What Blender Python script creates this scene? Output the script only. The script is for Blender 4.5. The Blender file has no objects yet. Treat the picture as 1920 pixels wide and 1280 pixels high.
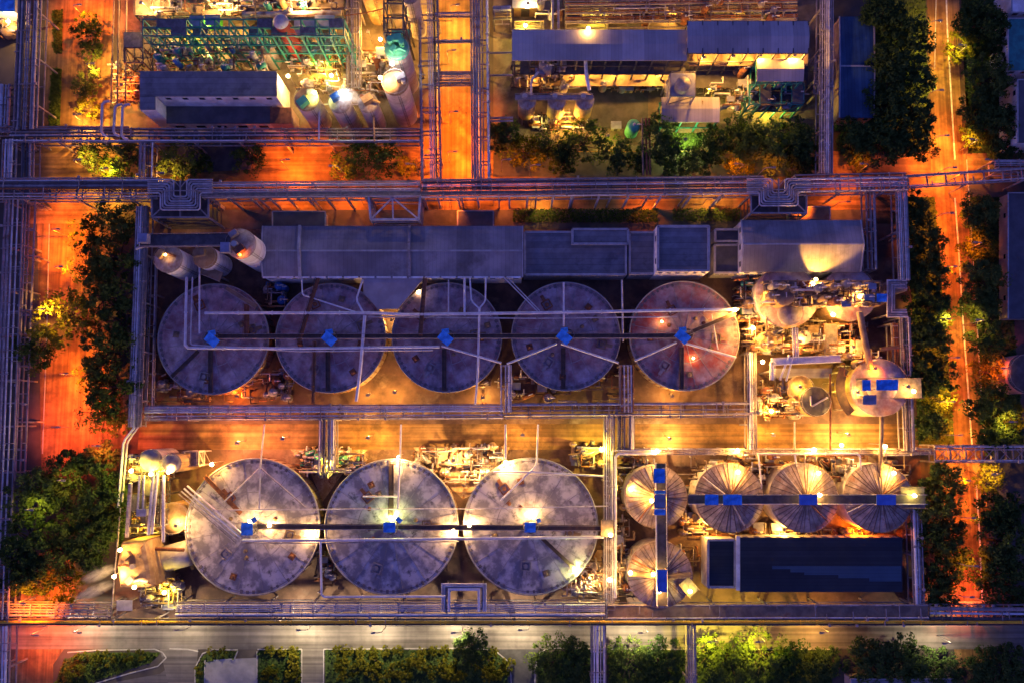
import bpy, math, random
from mathutils import Vector, Matrix
R = random.Random(11)
C = bpy.context.scene.collection
SC = bpy.context.scene

# ------------------------------------------------------------------ camera
F_PX, CX, CY, TILT = 1493.0, 960.0, 640.0, math.radians(6.08)
CAM_H = 222.7
cam_data = bpy.data.cameras.new('camera')
cam_data.sensor_width = 36.0
cam_data.lens = 36.0 * F_PX / 1920.0
cam_data.clip_start = 1.0
cam_data.clip_end = 3000.0
cam = bpy.data.objects.new('camera', cam_data)
C.objects.link(cam)
cam.location = (0, 0, CAM_H)
cam.rotation_euler = (TILT, 0, 0)
SC.camera = cam

# ------------------------------------------------------------------ dusk sky, a trace of sun, exposure
SKY_STRENGTH, SKY_TINT = 0.15, (1.20, 0.66, 1.62)
SUN_EL, SUN_ROT = math.radians(3.0), math.radians(250.0)
world = bpy.data.worlds.new('World')
SC.world = world
world.use_nodes = True
nt = world.node_tree
bg = nt.nodes['Background']
sky = nt.nodes.new('ShaderNodeTexSky')
sky.sky_type = 'NISHITA'
sky.sun_disc = False
sky.sun_elevation = SUN_EL
sky.sun_rotation = SUN_ROT
sky.ozone_density = 3.0
sky.dust_density = 0.4
mul = nt.nodes.new('ShaderNodeMix')
mul.data_type = 'RGBA'
mul.blend_type = 'MULTIPLY'
mul.inputs[0].default_value = 1.0
nt.links.new(sky.outputs[0], mul.inputs[6])
mul.inputs[7].default_value = (*SKY_TINT, 1)
nt.links.new(mul.outputs[2], bg.inputs[0])
bg.inputs[1].default_value = SKY_STRENGTH
sun_data = bpy.data.lights.new('sun', 'SUN')
sun_data.energy = 0.02
sun_data.angle = math.radians(12)
sun_data.color = (0.75, 0.7, 1.0)
sun = bpy.data.objects.new('sun', sun_data)
C.objects.link(sun)
sun.location = (-300, -100, 300)
sun.rotation_euler = (math.radians(60), 0, math.radians(-70))

SC.view_settings.view_transform = 'Standard'
SC.view_settings.look = 'None'
SC.view_settings.exposure = 1.08
SC.view_settings.gamma = 1.0
SC.view_settings.use_curve_mapping = False
SC.cycles.use_denoising = True
SC.cycles.use_light_tree = True
SC.cycles.max_bounces = 5
SC.cycles.diffuse_bounces = 3
SC.cycles.glossy_bounces = 2
SC.cycles.transmission_bounces = 2
SC.cycles.transparent_max_bounces = 4
SC.cycles.sample_clamp_indirect = 4.0
SC.cycles.caustics_reflective = False
SC.cycles.caustics_refractive = False
LAMP = 1.25           # one dial for the strength of every lamp

# ------------------------------------------------------------------ photograph pixel -> point at a real height
_c, _s = math.cos(TILT), math.sin(TILT)
def P(px, py, z=0.0):
    x = (px - CX) / F_PX
    y = -(py - CY) / F_PX
    d = (x, y * _c + _s, y * _s - _c)
    t = (z - CAM_H) / d[2]
    return Vector((d[0] * t, d[1] * t, z))
def M(px, z=0.0):                       # length of so many pixels at height z
    return px * 0.1508 * (CAM_H - z) / CAM_H

# ------------------------------------------------------------------ materials
def mat(name, col, col2=None, rough=0.7, scale=0.4, detail=6.0, metal=0.0, spots=None, bump=0.0, spec=0.3,
        stripes=None, lo=0.42, hi=0.62, streak=None, panel=None, coord='Object', spot_scale=0.12, spot_lo=0.55, spot_hi=0.68):
    m = bpy.data.materials.new(name)
    m.use_nodes = True
    t = m.node_tree
    b = t.nodes['Principled BSDF']
    b.inputs['Roughness'].default_value = rough
    b.inputs['Metallic'].default_value = metal
    b.inputs['Specular IOR Level'].default_value = spec
    col2 = col2 or tuple(c * 0.72 for c in col)
    tc = t.nodes.new('ShaderNodeTexCoord')
    n = t.nodes.new('ShaderNodeTexNoise')
    n.inputs['Scale'].default_value = scale
    n.inputs['Detail'].default_value = detail
    n.inputs['Roughness'].default_value = 0.62
    t.links.new(tc.outputs[coord], n.inputs['Vector'])
    r = t.nodes.new('ShaderNodeValToRGB')
    r.color_ramp.elements[0].position = lo
    r.color_ramp.elements[1].position = hi
    r.color_ramp.elements[0].color = (*col2, 1)
    r.color_ramp.elements[1].color = (*col, 1)
    t.links.new(n.outputs['Fac'], r.inputs[0])
    out = r.outputs[0]
    if spots:
        n2 = t.nodes.new('ShaderNodeTexNoise')
        n2.inputs['Scale'].default_value = spot_scale
        n2.inputs['Detail'].default_value = 8
        n2.inputs['Roughness'].default_value = 0.7
        t.links.new(tc.outputs[coord], n2.inputs['Vector'])
        mr = t.nodes.new('ShaderNodeMapRange')
        mr.inputs['From Min'].default_value = spot_lo
        mr.inputs['From Max'].default_value = spot_hi
        t.links.new(n2.outputs['Fac'], mr.inputs['Value'])
        mx = t.nodes.new('ShaderNodeMix')
        mx.data_type = 'RGBA'
        t.links.new(mr.outputs[0], mx.inputs[0])
        t.links.new(out, mx.inputs[6])
        mx.inputs[7].default_value = (*spots, 1)
        out = mx.outputs[2]
    if stripes:                          # (axis 0/1, period m, depth of the dark line)
        ax, per, dep = stripes
        sp = t.nodes.new('ShaderNodeSeparateXYZ')
        t.links.new(tc.outputs[coord], sp.inputs[0])
        d = t.nodes.new('ShaderNodeMath'); d.operation = 'DIVIDE'
        t.links.new(sp.outputs[ax], d.inputs[0]); d.inputs[1].default_value = per
        f = t.nodes.new('ShaderNodeMath'); f.operation = 'FRACT'
        t.links.new(d.outputs[0], f.inputs[0])
        g = t.nodes.new('ShaderNodeMath'); g.operation = 'LESS_THAN'
        t.links.new(f.outputs[0], g.inputs[0]); g.inputs[1].default_value = 0.13
        h = t.nodes.new('ShaderNodeMath'); h.operation = 'MULTIPLY'
        t.links.new(g.outputs[0], h.inputs[0]); h.inputs[1].default_value = dep
        mx = t.nodes.new('ShaderNodeMix'); mx.data_type = 'RGBA'; mx.blend_type = 'MULTIPLY'
        t.links.new(h.outputs[0], mx.inputs[0])
        t.links.new(out, mx.inputs[6]); mx.inputs[7].default_value = (0.25, 0.25, 0.27, 1)
        out = mx.outputs[2]
    if streak is not None:               # long wear marks along one axis
        mp = t.nodes.new('ShaderNodeMapping')
        mp.inputs['Scale'].default_value = (0.012, 0.9, 1) if streak == 0 else (0.9, 0.012, 1)
        t.links.new(tc.outputs[coord], mp.inputs[0])
        n3 = t.nodes.new('ShaderNodeTexNoise'); n3.inputs['Scale'].default_value = 1.0; n3.inputs['Detail'].default_value = 5
        t.links.new(mp.outputs[0], n3.inputs['Vector'])
        r3 = t.nodes.new('ShaderNodeMapRange'); r3.inputs[1].default_value = .35; r3.inputs[2].default_value = .65; r3.inputs[3].default_value = .5; r3.inputs[4].default_value = 1.15
        t.links.new(n3.outputs['Fac'], r3.inputs[0])
        mx = t.nodes.new('ShaderNodeMix'); mx.data_type = 'RGBA'; mx.blend_type = 'MULTIPLY'; mx.inputs[0].default_value = 1
        t.links.new(out, mx.inputs[6]); t.links.new(r3.outputs[0], mx.inputs[7])
        out = mx.outputs[2]
    if panel:                            # each sheet its own slightly different shade
        ax, per = panel
        sp = t.nodes.new('ShaderNodeSeparateXYZ'); t.links.new(tc.outputs[coord], sp.inputs[0])
        d = t.nodes.new('ShaderNodeMath'); d.operation = 'DIVIDE'; t.links.new(sp.outputs[ax], d.inputs[0]); d.inputs[1].default_value = per
        f = t.nodes.new('ShaderNodeMath'); f.operation = 'FLOOR'; t.links.new(d.outputs[0], f.inputs[0])
        wn = t.nodes.new('ShaderNodeTexWhiteNoise'); wn.noise_dimensions = '1D'; t.links.new(f.outputs[0], wn.inputs['W'])
        r3 = t.nodes.new('ShaderNodeMapRange'); r3.inputs[3].default_value = .78; r3.inputs[4].default_value = 1.1; t.links.new(wn.outputs['Value'], r3.inputs[0])
        mx = t.nodes.new('ShaderNodeMix'); mx.data_type = 'RGBA'; mx.blend_type = 'MULTIPLY'; mx.inputs[0].default_value = 1
        t.links.new(out, mx.inputs[6]); t.links.new(r3.outputs[0], mx.inputs[7])
        out = mx.outputs[2]
    t.links.new(out, b.inputs['Base Color'])
    if bump:
        bp = t.nodes.new('ShaderNodeBump')
        bp.inputs['Strength'].default_value = bump
        bp.inputs['Distance'].default_value = 0.2
        t.links.new(n.outputs['Fac'], bp.inputs['Height'])
        t.links.new(bp.outputs[0], b.inputs['Normal'])
    return m

def emit(name, col, strength):
    m = bpy.data.materials.new(name)
    m.use_nodes = True
    t = m.node_tree
    b = t.nodes['Principled BSDF']
    b.inputs['Base Color'].default_value = (*col, 1)
    b.inputs['Emission Color'].default_value = (*col, 1)
    b.inputs['Emission Strength'].default_value = strength
    m.cycles.emission_sampling = 'NONE'
    return m

def leafmat(name, a, b_, trans=0.45):
    m = bpy.data.materials.new(name)
    m.use_nodes = True
    t = m.node_tree
    t.nodes.remove(t.nodes['Principled BSDF'])
    o = t.nodes['Material Output']
    tc = t.nodes.new('ShaderNodeTexCoord')
    oi = t.nodes.new('ShaderNodeObjectInfo')
    n = t.nodes.new('ShaderNodeTexNoise')
    n.inputs['Scale'].default_value = 0.9
    n.inputs['Detail'].default_value = 4
    t.links.new(tc.outputs['Object'], n.inputs['Vector'])
    ad = t.nodes.new('ShaderNodeMath'); ad.operation = 'MULTIPLY_ADD'
    t.links.new(oi.outputs['Random'], ad.inputs[0]); ad.inputs[1].default_value = 0.35
    t.links.new(n.outputs['Fac'], ad.inputs[2])
    r = t.nodes.new('ShaderNodeValToRGB')
    r.color_ramp.elements[0].position = 0.42
    r.color_ramp.elements[1].position = 0.95
    r.color_ramp.elements[0].color = (*a, 1)
    r.color_ramp.elements[1].color = (*b_, 1)
    t.links.new(ad.outputs[0], r.inputs[0])
    df = t.nodes.new('ShaderNodeBsdfDiffuse')
    tr = t.nodes.new('ShaderNodeBsdfTranslucent')
    t.links.new(r.outputs[0], df.inputs[0]); t.links.new(r.outputs[0], tr.inputs[0])
    mx = t.nodes.new('ShaderNodeMixShader'); mx.inputs[0].default_value = trans
    t.links.new(df.outputs[0], mx.inputs[1]); t.links.new(tr.outputs[0], mx.inputs[2])
    t.links.new(mx.outputs[0], o.inputs[0])
    return m

MT = {
 'ground': mat('ground_soil', (0.10, 0.085, 0.07), (0.05, 0.042, 0.036), 0.9, 0.05, spots=(0.035, 0.04, 0.02), spot_scale=0.03),
 'slab': mat('stained_slab', (0.17, 0.10, 0.07), (0.075, 0.045, 0.035), 0.75, 0.14, detail=9, spots=(0.27, 0.20, 0.15), spot_scale=0.09, spot_lo=0.54, spot_hi=0.72),
 'road': mat('road_concrete', (0.38, 0.215, 0.08), (0.15, 0.08, 0.03), 0.75, 0.09, detail=10, spots=(0.07, 0.04, 0.02), spot_scale=0.055, spot_lo=0.50, spot_hi=0.66, stripes=(1, 6.0, 0.12), streak=1),  # orange lamp glow is put into this warm base colour
 'road_x': mat('road_concrete_long', (0.38, 0.215, 0.08), (0.15, 0.08, 0.03), 0.75, 0.09, detail=10, spots=(0.07, 0.04, 0.02), spot_scale=0.055, spot_lo=0.50, spot_hi=0.66, stripes=(0, 6.0, 0.12), streak=0),  # same warm base, holding the lamp glow of the cross roads
 'road_grey': mat('grey_road_concrete', (0.25, 0.225, 0.20), (0.15, 0.135, 0.12), 0.75, 0.07, detail=9, spots=(0.085, 0.075, 0.065), spot_scale=0.09, spot_lo=0.52, spot_hi=0.80, stripes=(0, 6.0, 0.12), streak=0),
 'asphalt': mat('asphalt', (0.085, 0.083, 0.085), (0.05, 0.05, 0.052), 0.8, 0.25),
 'kerb': mat('kerb_stone', (0.42, 0.40, 0.37), None, 0.8, 0.5),
 'paint_white': mat('road_paint', (0.75, 0.74, 0.70), (0.45, 0.44, 0.4), 0.6, 0.8),
 'yard': mat('dark_yard_concrete', (0.20, 0.165, 0.12), (0.09, 0.07, 0.055), 0.8, 0.15, detail=9, spots=(0.30, 0.26, 0.2), spot_scale=0.1, spot_lo=0.55, spot_hi=0.72),  # darker concrete with paler blotches
 'hatch': mat('hatch_lid', (0.17, 0.14, 0.15), (0.12, 0.10, 0.105), 0.7, 0.5),
 'mottled': mat('mottled_rusty_concrete', (0.58, 0.45, 0.30), (0.34, 0.20, 0.10), 0.8, 0.35, detail=10, spots=(0.22, 0.06, 0.02), spot_scale=0.3, spot_lo=0.52, spot_hi=0.62),
 'concrete': mat('concrete', (0.36, 0.34, 0.32), (0.24, 0.23, 0.22), 0.8, 0.2, spots=(0.16, 0.13, 0.12), spot_scale=0.1),
 'tank_top': mat('tank_cover_concrete', (0.52, 0.41, 0.43), (0.17, 0.12, 0.13), 0.8, 0.22, detail=10, spots=(0.22, 0.065, 0.075), spot_scale=0.09, spot_lo=0.46, spot_hi=0.68, lo=0.36, hi=0.64),
 'tank_top2': mat('tank_cover_patchy', (0.50, 0.45, 0.45), (0.20, 0.18, 0.20), 0.8, 0.2, detail=10, spots=(0.10, 0.09, 0.095), spot_scale=0.22, spot_lo=0.57, spot_hi=0.66, lo=0.44, hi=0.56),
 'tank_top3': mat('tank_cover_red_stain', (0.46, 0.34, 0.35), (0.17, 0.11, 0.12), 0.8, 0.22, detail=9, spots=(0.32, 0.05, 0.04), spot_scale=0.08, spot_lo=0.45, spot_hi=0.62, lo=0.36, hi=0.64),
 'tank_wall': mat('tank_wall_plate', (0.42, 0.35, 0.29), (0.25, 0.18, 0.14), 0.7, 0.3, spots=(0.22, 0.10, 0.06), spot_scale=0.2),
 'brown': mat('brown_steel', (0.11, 0.065, 0.045), (0.06, 0.04, 0.032), 0.7, 0.6),
 'rust': mat('rusty_steel', (0.26, 0.10, 0.045), (0.13, 0.05, 0.03), 0.8, 0.8),
 'steel': mat('weathered_grey_steel', (0.36, 0.32, 0.32), (0.21, 0.18, 0.175), 0.6, 0.35, spots=(0.15, 0.08, 0.055), spot_scale=0.35),
 'steel_dark': mat('dark_steel', (0.085, 0.08, 0.085), (0.05, 0.045, 0.05), 0.65, 0.5),
 'pipe': mat('clad_pipe', (0.62, 0.59, 0.59), (0.42, 0.39, 0.39), 0.45, 0.5, metal=0.15, spots=(0.20, 0.13, 0.10), spot_scale=0.4, spot_lo=0.6, spot_hi=0.7),
 'pipe_bright': mat('bright_clad_pipe', (0.72, 0.71, 0.72), (0.55, 0.54, 0.55), 0.4, 0.5, metal=0.15),
 'pipe_dull': mat('dull_clad_pipe', (0.42, 0.37, 0.37), (0.24, 0.205, 0.20), 0.55, 0.4, spots=(0.17, 0.09, 0.06), spot_scale=0.35),
 'yellow': mat('yellow_pipe_paint', (0.75, 0.46, 0.03), (0.55, 0.32, 0.02), 0.5, 0.5),
 'roof': mat('grey_roof_sheet', (0.30, 0.275, 0.28), (0.20, 0.18, 0.185), 0.65, 0.12, detail=9, stripes=(0, 1.1, 0.22), bump=0.05, spots=(0.15, 0.13, 0.13), spot_scale=0.07, panel=(0, 4.4)),
 'roof_pale': mat('pale_grey_roof_sheet', (0.44, 0.39, 0.375), (0.35, 0.31, 0.30), 0.65, 0.12, detail=9, stripes=(0, 1.0, 0.2), bump=0.05, panel=(0, 3.0)),
 'deck_roof': mat('lit_pinkish_grey_sheet', (0.42, 0.34, 0.33), (0.33, 0.26, 0.25), 0.7, 0.2),  # porch sheet: lamplight on it is put into the paler colour
 'roof_plain': mat('grey_flat_roof', (0.25, 0.24, 0.25), (0.18, 0.17, 0.18), 0.8, 0.25, stripes=(1, 1.6, 0.3), panel=(1, 1.6), spots=(0.13, 0.12, 0.13), spot_scale=0.15),
 'roof_dark': mat('dark_flat_roof', (0.10, 0.10, 0.115), (0.07, 0.07, 0.08), 0.8, 0.25),
 'roof_blue': mat('blue_roof_sheet', (0.045, 0.11, 0.20), (0.025, 0.06, 0.12), 0.5, 0.12, stripes=(0, 1.0, 0.35), panel=(0, 1.0)),
 'roof_navy': mat('navy_roof_sheet', (0.020, 0.030, 0.045), (0.013, 0.02, 0.033), 0.5, 0.1, stripes=(1, 0.9, 0.4), panel=(1, 0.9)),
 'roof_navy_new': mat('newer_navy_sheet', (0.035, 0.075, 0.13), (0.028, 0.06, 0.11), 0.5, 0.1, stripes=(1, 0.9, 0.3)),
 'trim': mat('flashing', (0.42, 0.40, 0.40), None, 0.5, 0.5),
 'white_wall': mat('white_wall', (0.82, 0.81, 0.80), (0.56, 0.54, 0.53), 0.75, 0.25, spots=(0.36, 0.32, 0.3), spot_scale=0.3, spot_lo=0.6, spot_hi=0.75),
 'grey_wall': mat('grey_wall', (0.36, 0.34, 0.33), None, 0.8, 0.25),
 'pink_wall': mat('pink_wall', (0.55, 0.36, 0.33), None, 0.8, 0.25),
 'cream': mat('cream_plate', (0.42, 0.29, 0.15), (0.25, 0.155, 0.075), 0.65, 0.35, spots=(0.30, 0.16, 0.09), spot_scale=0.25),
 'silo': mat('pale_silo_plate', (0.60, 0.55, 0.50), (0.40, 0.35, 0.31), 0.55, 0.25, spots=(0.28, 0.14, 0.09), spot_scale=0.2, spot_lo=0.6, spot_hi=0.72),
 'silo_white': mat('white_silo_plate', (0.82, 0.82, 0.82), (0.62, 0.60, 0.60), 0.55, 0.25, spots=(0.35, 0.2, 0.14), spot_scale=0.2, spot_lo=0.6, spot_hi=0.72),
 'silo_top': mat('silo_cap_plate', (0.40, 0.35, 0.32), (0.22, 0.17, 0.15), 0.7, 0.4, spots=(0.26, 0.10, 0.06), spot_scale=0.3),
 'cone': mat('ribbed_cone_plate', (0.44, 0.35, 0.30), (0.22, 0.17, 0.15), 0.6, 0.5, spots=(0.25, 0.11, 0.07), spot_scale=0.35),
 'cone_rib': mat('dark_cone_rib', (0.13, 0.09, 0.08), None, 0.7, 0.5),
 'canopy': mat('blue_canopy_sheet', (0.06, 0.36, 0.92), (0.03, 0.18, 0.55), 0.55, 0.6, spots=(0.16, 0.22, 0.35), spot_scale=0.5, spot_lo=0.58, spot_hi=0.75),
 'canopy_worn': mat('worn_blue_canopy', (0.10, 0.22, 0.62), (0.07, 0.16, 0.5), 0.6, 0.5),
 'canopy_grey': mat('grey_canopy_sheet', (0.26, 0.27, 0.36), None, 0.6, 0.5),
 'teal': mat('teal_painted_steel', (0.025, 0.22, 0.20), (0.02, 0.13, 0.13), 0.5, 0.5),
 'green': mat('green_machine_paint', (0.12, 0.50, 0.28), (0.08, 0.34, 0.2), 0.5, 0.5),
 'lime': mat('lime_cover', (0.10, 0.65, 0.03), None, 0.6, 0.5),
 'red': mat('red_oxide_paint', (0.33, 0.035, 0.03), None, 0.6, 0.5),
 'blue_mach': mat('blue_machine_paint', (0.03, 0.13, 0.40), None, 0.5, 0.5),
 'machine': mat('grey_machine_paint', (0.30, 0.29, 0.28), (0.17, 0.15, 0.14), 0.55, 0.7),
 'grating': mat('walkway_grating', (0.19, 0.165, 0.155), (0.11, 0.095, 0.09), 0.7, 0.8),
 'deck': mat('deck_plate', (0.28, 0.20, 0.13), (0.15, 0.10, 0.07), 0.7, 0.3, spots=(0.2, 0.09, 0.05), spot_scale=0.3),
 'window': mat('dark_window', (0.02, 0.025, 0.03), None, 0.15, 0.5, spec=0.6),
 'bark': mat('bark', (0.07, 0.05, 0.035), None, 0.9, 2.0),
 'grass': mat('grass_ground', (0.06, 0.10, 0.02), (0.03, 0.05, 0.012), 0.95, 0.5),
 'leaf': leafmat('dark_leaves', (0.03, 0.07, 0.022), (0.11, 0.165, 0.045)),
 'leaf2': leafmat('mid_leaves', (0.04, 0.08, 0.022), (0.14, 0.19, 0.04)),
 'leaf_bright': leafmat('lit_yellow_green_leaves', (0.07, 0.085, 0.010), (0.24, 0.22, 0.025)),  # lamplight on sparse trees put into leaf colour; shrubs are yellow-green
 'lens_warm': emit('warm_lamp_glass', (1.0, 0.70, 0.32), 22),
 'lens_white': emit('white_lamp_glass', (0.95, 0.95, 1.0), 22),
 'lens_orange': emit('sodium_lamp_glass', (1.0, 0.36, 0.03), 14),
}

# ------------------------------------------------------------------ mesh collector
class MB:
    def __init__(self):
        self.v, self.f, self.sm = [], [], []
    def add(self, vs, fs, smooth=False):
        o = len(self.v)
        self.v += [tuple(p) for p in vs]
        self.f += [tuple(i + o for i in q) for q in fs]
        self.sm += [smooth] * len(fs)
        return self
    def box(self, c, s, rz=0.0):
        a, b = math.cos(rz), math.sin(rz)
        vs = []
        for dz in (-.5, .5):
            for dx, dy in ((-.5, -.5), (.5, -.5), (.5, .5), (-.5, .5)):
                x, y = dx * s[0], dy * s[1]
                vs.append((c[0] + x * a - y * b, c[1] + x * b + y * a, c[2] + dz * s[2]))
        return self.add(vs, [(3, 2, 1, 0), (4, 5, 6, 7), (0, 1, 5, 4), (1, 2, 6, 5), (2, 3, 7, 6), (3, 0, 4, 7)])
    def beam(self, p, q, w, h):
        p, q = Vector(p), Vector(q)
        d = (q - p)
        if d.length < 1e-6: return self
        d.normalize()
        u = Vector((0, 0, 1)) if abs(d.z) < 0.95 else Vector((1, 0, 0))
        n = d.cross(u).normalized()
        u = n.cross(d).normalized()
        vs = []
        for e in (p, q):
            for a, b in ((-.5, -.5), (.5, -.5), (.5, .5), (-.5, .5)):
                vs.append(e + n * (a * w) + u * (b * h))
        return self.add(vs, [(0, 1, 2, 3), (7, 6, 5, 4), (0, 4, 5, 1), (1, 5, 6, 2), (2, 6, 7, 3), (3, 7, 4, 0)])
    def tube(self, pts, r, seg=8, caps=True):
        pts = [Vector(p) for p in pts]
        n = len(pts)
        if n < 2: return self
        d0 = (pts[1] - pts[0]).normalized()
        u = Vector((0, 0, 1)) if abs(d0.z) < 0.9 else Vector((1, 0, 0))
        vs, fs = [], []
        for i, p in enumerate(pts):
            a = (pts[i] - pts[i - 1]).normalized() if i else d0
            b = (pts[i + 1] - pts[i]).normalized() if i < n - 1 else a
            t = (a + b)
            t = t.normalized() if t.length > 1e-4 else a
            k = 1.0 / max(0.45, t.dot(a))
            s = t.cross(u)
            if s.length < 1e-4:
                u = Vector((1, 0, 0)) if abs(t.x) < .9 else Vector((0, 1, 0))
                s = t.cross(u)
            s.normalize()
            w = s.cross(t).normalized()
            u = w
            for j in range(seg):
                an = 2 * math.pi * j / seg
                vs.append(p + s * (math.cos(an) * r * k if abs(t.z) < .9 else math.cos(an) * r) + w * (math.sin(an) * r))
        for i in range(n - 1):
            for j in range(seg):
                a, b = i * seg + j, i * seg + (j + 1) % seg
                fs.append((b, a, a + seg, b + seg))
        self.add(vs, fs, True)
        if caps:
            self.add(vs[:seg], [tuple(range(seg))])
            self.add(vs[-seg:], [tuple(reversed(range(seg)))])
        return self
    def lathe(self, c, prof, seg=32, a0=0.0, a1=2 * math.pi, smooth=True):
        full = abs(a1 - a0 - 2 * math.pi) < 1e-6
        k = seg if full else seg + 1
        vs, fs = [], []
        for r, z in prof:
            for j in range(k):
                an = a0 + (a1 - a0) * j / seg
                vs.append((c[0] + r * math.cos(an), c[1] + r * math.sin(an), c[2] + z))
        for i in range(len(prof) - 1):
            for j in range(seg):
                a, b = i * k + j, i * k + (j + 1) % k
                fs.append((a, b, b + k, a + k))
        return self.add(vs, fs, smooth)
    def cyl(self, c, r, h, seg=24, r2=None):
        r2 = r if r2 is None else r2
        self.lathe(c, [(r, 0), (r2, h)], seg)
        self.lathe(c, [(0.001, h), (r2, h)][::-1], seg, smooth=False)
        return self
    def prism(self, poly, z0, z1):
        n = len(poly)
        ar = sum(poly[i][0] * poly[(i + 1) % n][1] - poly[(i + 1) % n][0] * poly[i][1] for i in range(n))
        if ar < 0: poly = list(reversed(poly))
        vs = [(p[0], p[1], z0) for p in poly] + [(p[0], p[1], z1) for p in poly]
        fs = [tuple(reversed(range(n))), tuple(range(n, 2 * n))]
        fs += [(i, (i + 1) % n, n + (i + 1) % n, n + i) for i in range(n)]
        return self.add(vs, fs)
    def sheet(self, poly, z):
        n = len(poly)
        ar = sum(poly[i][0] * poly[(i + 1) % n][1] - poly[(i + 1) % n][0] * poly[i][1] for i in range(n))
        if ar < 0: poly = list(reversed(poly))
        return self.add([(p[0], p[1], z) for p in poly], [tuple(range(n))])
    def ball(self, c, r, seg=10, sq=1.0):
        prof = [(r * math.sin(math.pi * i / 6) + 1e-4, -r * sq * math.cos(math.pi * i / 6)) for i in range(7)]
        return self.lathe(c, prof, seg)
    def build(self, name, m, parent=None, label=None, cat=None, group=None, kind=None):
        me = bpy.data.meshes.new(name)
        xs = [p[0] for p in self.v]; ys = [p[1] for p in self.v]; zs = [p[2] for p in self.v]
        if parent is None:
            o = Vector(((min(xs) + max(xs)) / 2, (min(ys) + max(ys)) / 2, min(zs)))
            w = o
        else:
            w = wpos(parent)
            o = Vector(((min(xs) + max(xs)) / 2, (min(ys) + max(ys)) / 2, min(zs)))
        me.from_pydata([(p[0] - o.x, p[1] - o.y, p[2] - o.z) for p in self.v], [], self.f)
        me.polygons.foreach_set('use_smooth', self.sm)
        me.update()
        me.materials.append(MT[m] if isinstance(m, str) else m)
        ob = bpy.data.objects.new(name, me)
        C.objects.link(ob)
        if parent is None:
            ob.location = o
        else:
            ob.parent = parent
            ob.location = o - w
        tag(ob, label, cat, group, kind)
        return ob

def wpos(o):
    p = Vector(o.location)
    while o.parent:
        o = o.parent
        p += Vector(o.location)
    return p
def tag(o, label=None, cat=None, group=None, kind=None):
    if label: o['label'] = label
    if cat: o['category'] = cat
    if group: o['group'] = group
    if kind: o['kind'] = kind
    return o
def thing(name, label, cat, loc, group=None):
    o = bpy.data.objects.new(name, None)
    o.empty_display_size = 0.5
    C.objects.link(o)
    o.location = loc
    return tag(o, label, cat, group)
def copy_tree(o, parent=None):
    c = o.copy()
    C.objects.link(c)
    c.parent = parent
    for ch in list(o.children):
        copy_tree(ch, c)
    return c
ORD = ['first', 'second', 'third', 'fourth', 'fifth', 'sixth', 'seventh', 'eighth', 'ninth', 'tenth', 'eleventh', 'twelfth',
       'thirteenth', 'fourteenth', 'fifteenth', 'sixteenth', 'seventeenth', 'eighteenth', 'nineteenth', 'twentieth']
def struct(name, mb, m): return mb.build(name, m, kind='structure')
# ------------------------------------------------------------------ ground, slabs, roads
def poly(pts, z=0.0): return [P(x, y, z) for x, y in pts]
struct('ground', MB().sheet([(-700, -600), (700, -600), (700, 800), (-700, 800)], 0.0), 'ground')
struct('plant_slab', MB().sheet(poly([(268, 400), (1700, 400), (1742, 1160), (212, 1160)]), 0.03), 'slab')
struct('process_yard', MB().sheet(poly([(230, -60), (815, -60), (815, 265), (215, 265)]), 0.03), 'yard')
struct('process_yard', MB().sheet(poly([(925, -60), (1560, -60), (1560, 232), (925, 232)]), 0.03), 'yard')
struct('dark_paving_and_shade', MB().sheet(poly([(1100, 165), (1215, 165), (1215, 242), (1100, 242)]), 0.06), 'asphalt')
struct('concrete_apron', MB().sheet(poly([(950, 242), (1330, 242), (1330, 284), (950, 284)]), 0.06), 'yard')
def road(pts, m='road', z=0.09, name='road'): return struct(name, MB().sheet(poly(pts), z), m)
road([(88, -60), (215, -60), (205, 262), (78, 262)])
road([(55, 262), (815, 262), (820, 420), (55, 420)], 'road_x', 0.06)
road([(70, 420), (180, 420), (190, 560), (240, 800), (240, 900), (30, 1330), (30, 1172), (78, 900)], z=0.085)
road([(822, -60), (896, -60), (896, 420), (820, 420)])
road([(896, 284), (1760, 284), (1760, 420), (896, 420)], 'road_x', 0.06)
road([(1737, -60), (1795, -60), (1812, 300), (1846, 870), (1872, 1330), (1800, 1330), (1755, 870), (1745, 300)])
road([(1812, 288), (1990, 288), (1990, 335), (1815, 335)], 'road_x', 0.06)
road([(-80, 1166), (2010, 1166), (2010, 1216), (-80, 1216)], 'road_grey', 0.10)
road([(262, 794), (1722, 794), (1728, 842), (258, 842)], 'road_x', 0.07)
road([(30, 1216), (120, 1216), (100, 1245), (100, 1340), (0, 1340)], 'road', 0.09)
road([(300, 1216), (372, 1216), (360, 1340), (330, 1340)], 'road_grey', 0.09)
road([(150, 1290), (300, 1262), (350, 1225), (362, 1340), (140, 1340)], 'road_grey', 0.075)
road([(566, 1216), (607, 1216), (608, 1340), (566, 1340)], 'road_grey', 0.09)
struct('asphalt_drive', MB().sheet(poly([(935, 1216), (1010, 1216), (1000, 1340), (958, 1340)]), 0.08), 'asphalt')
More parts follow.
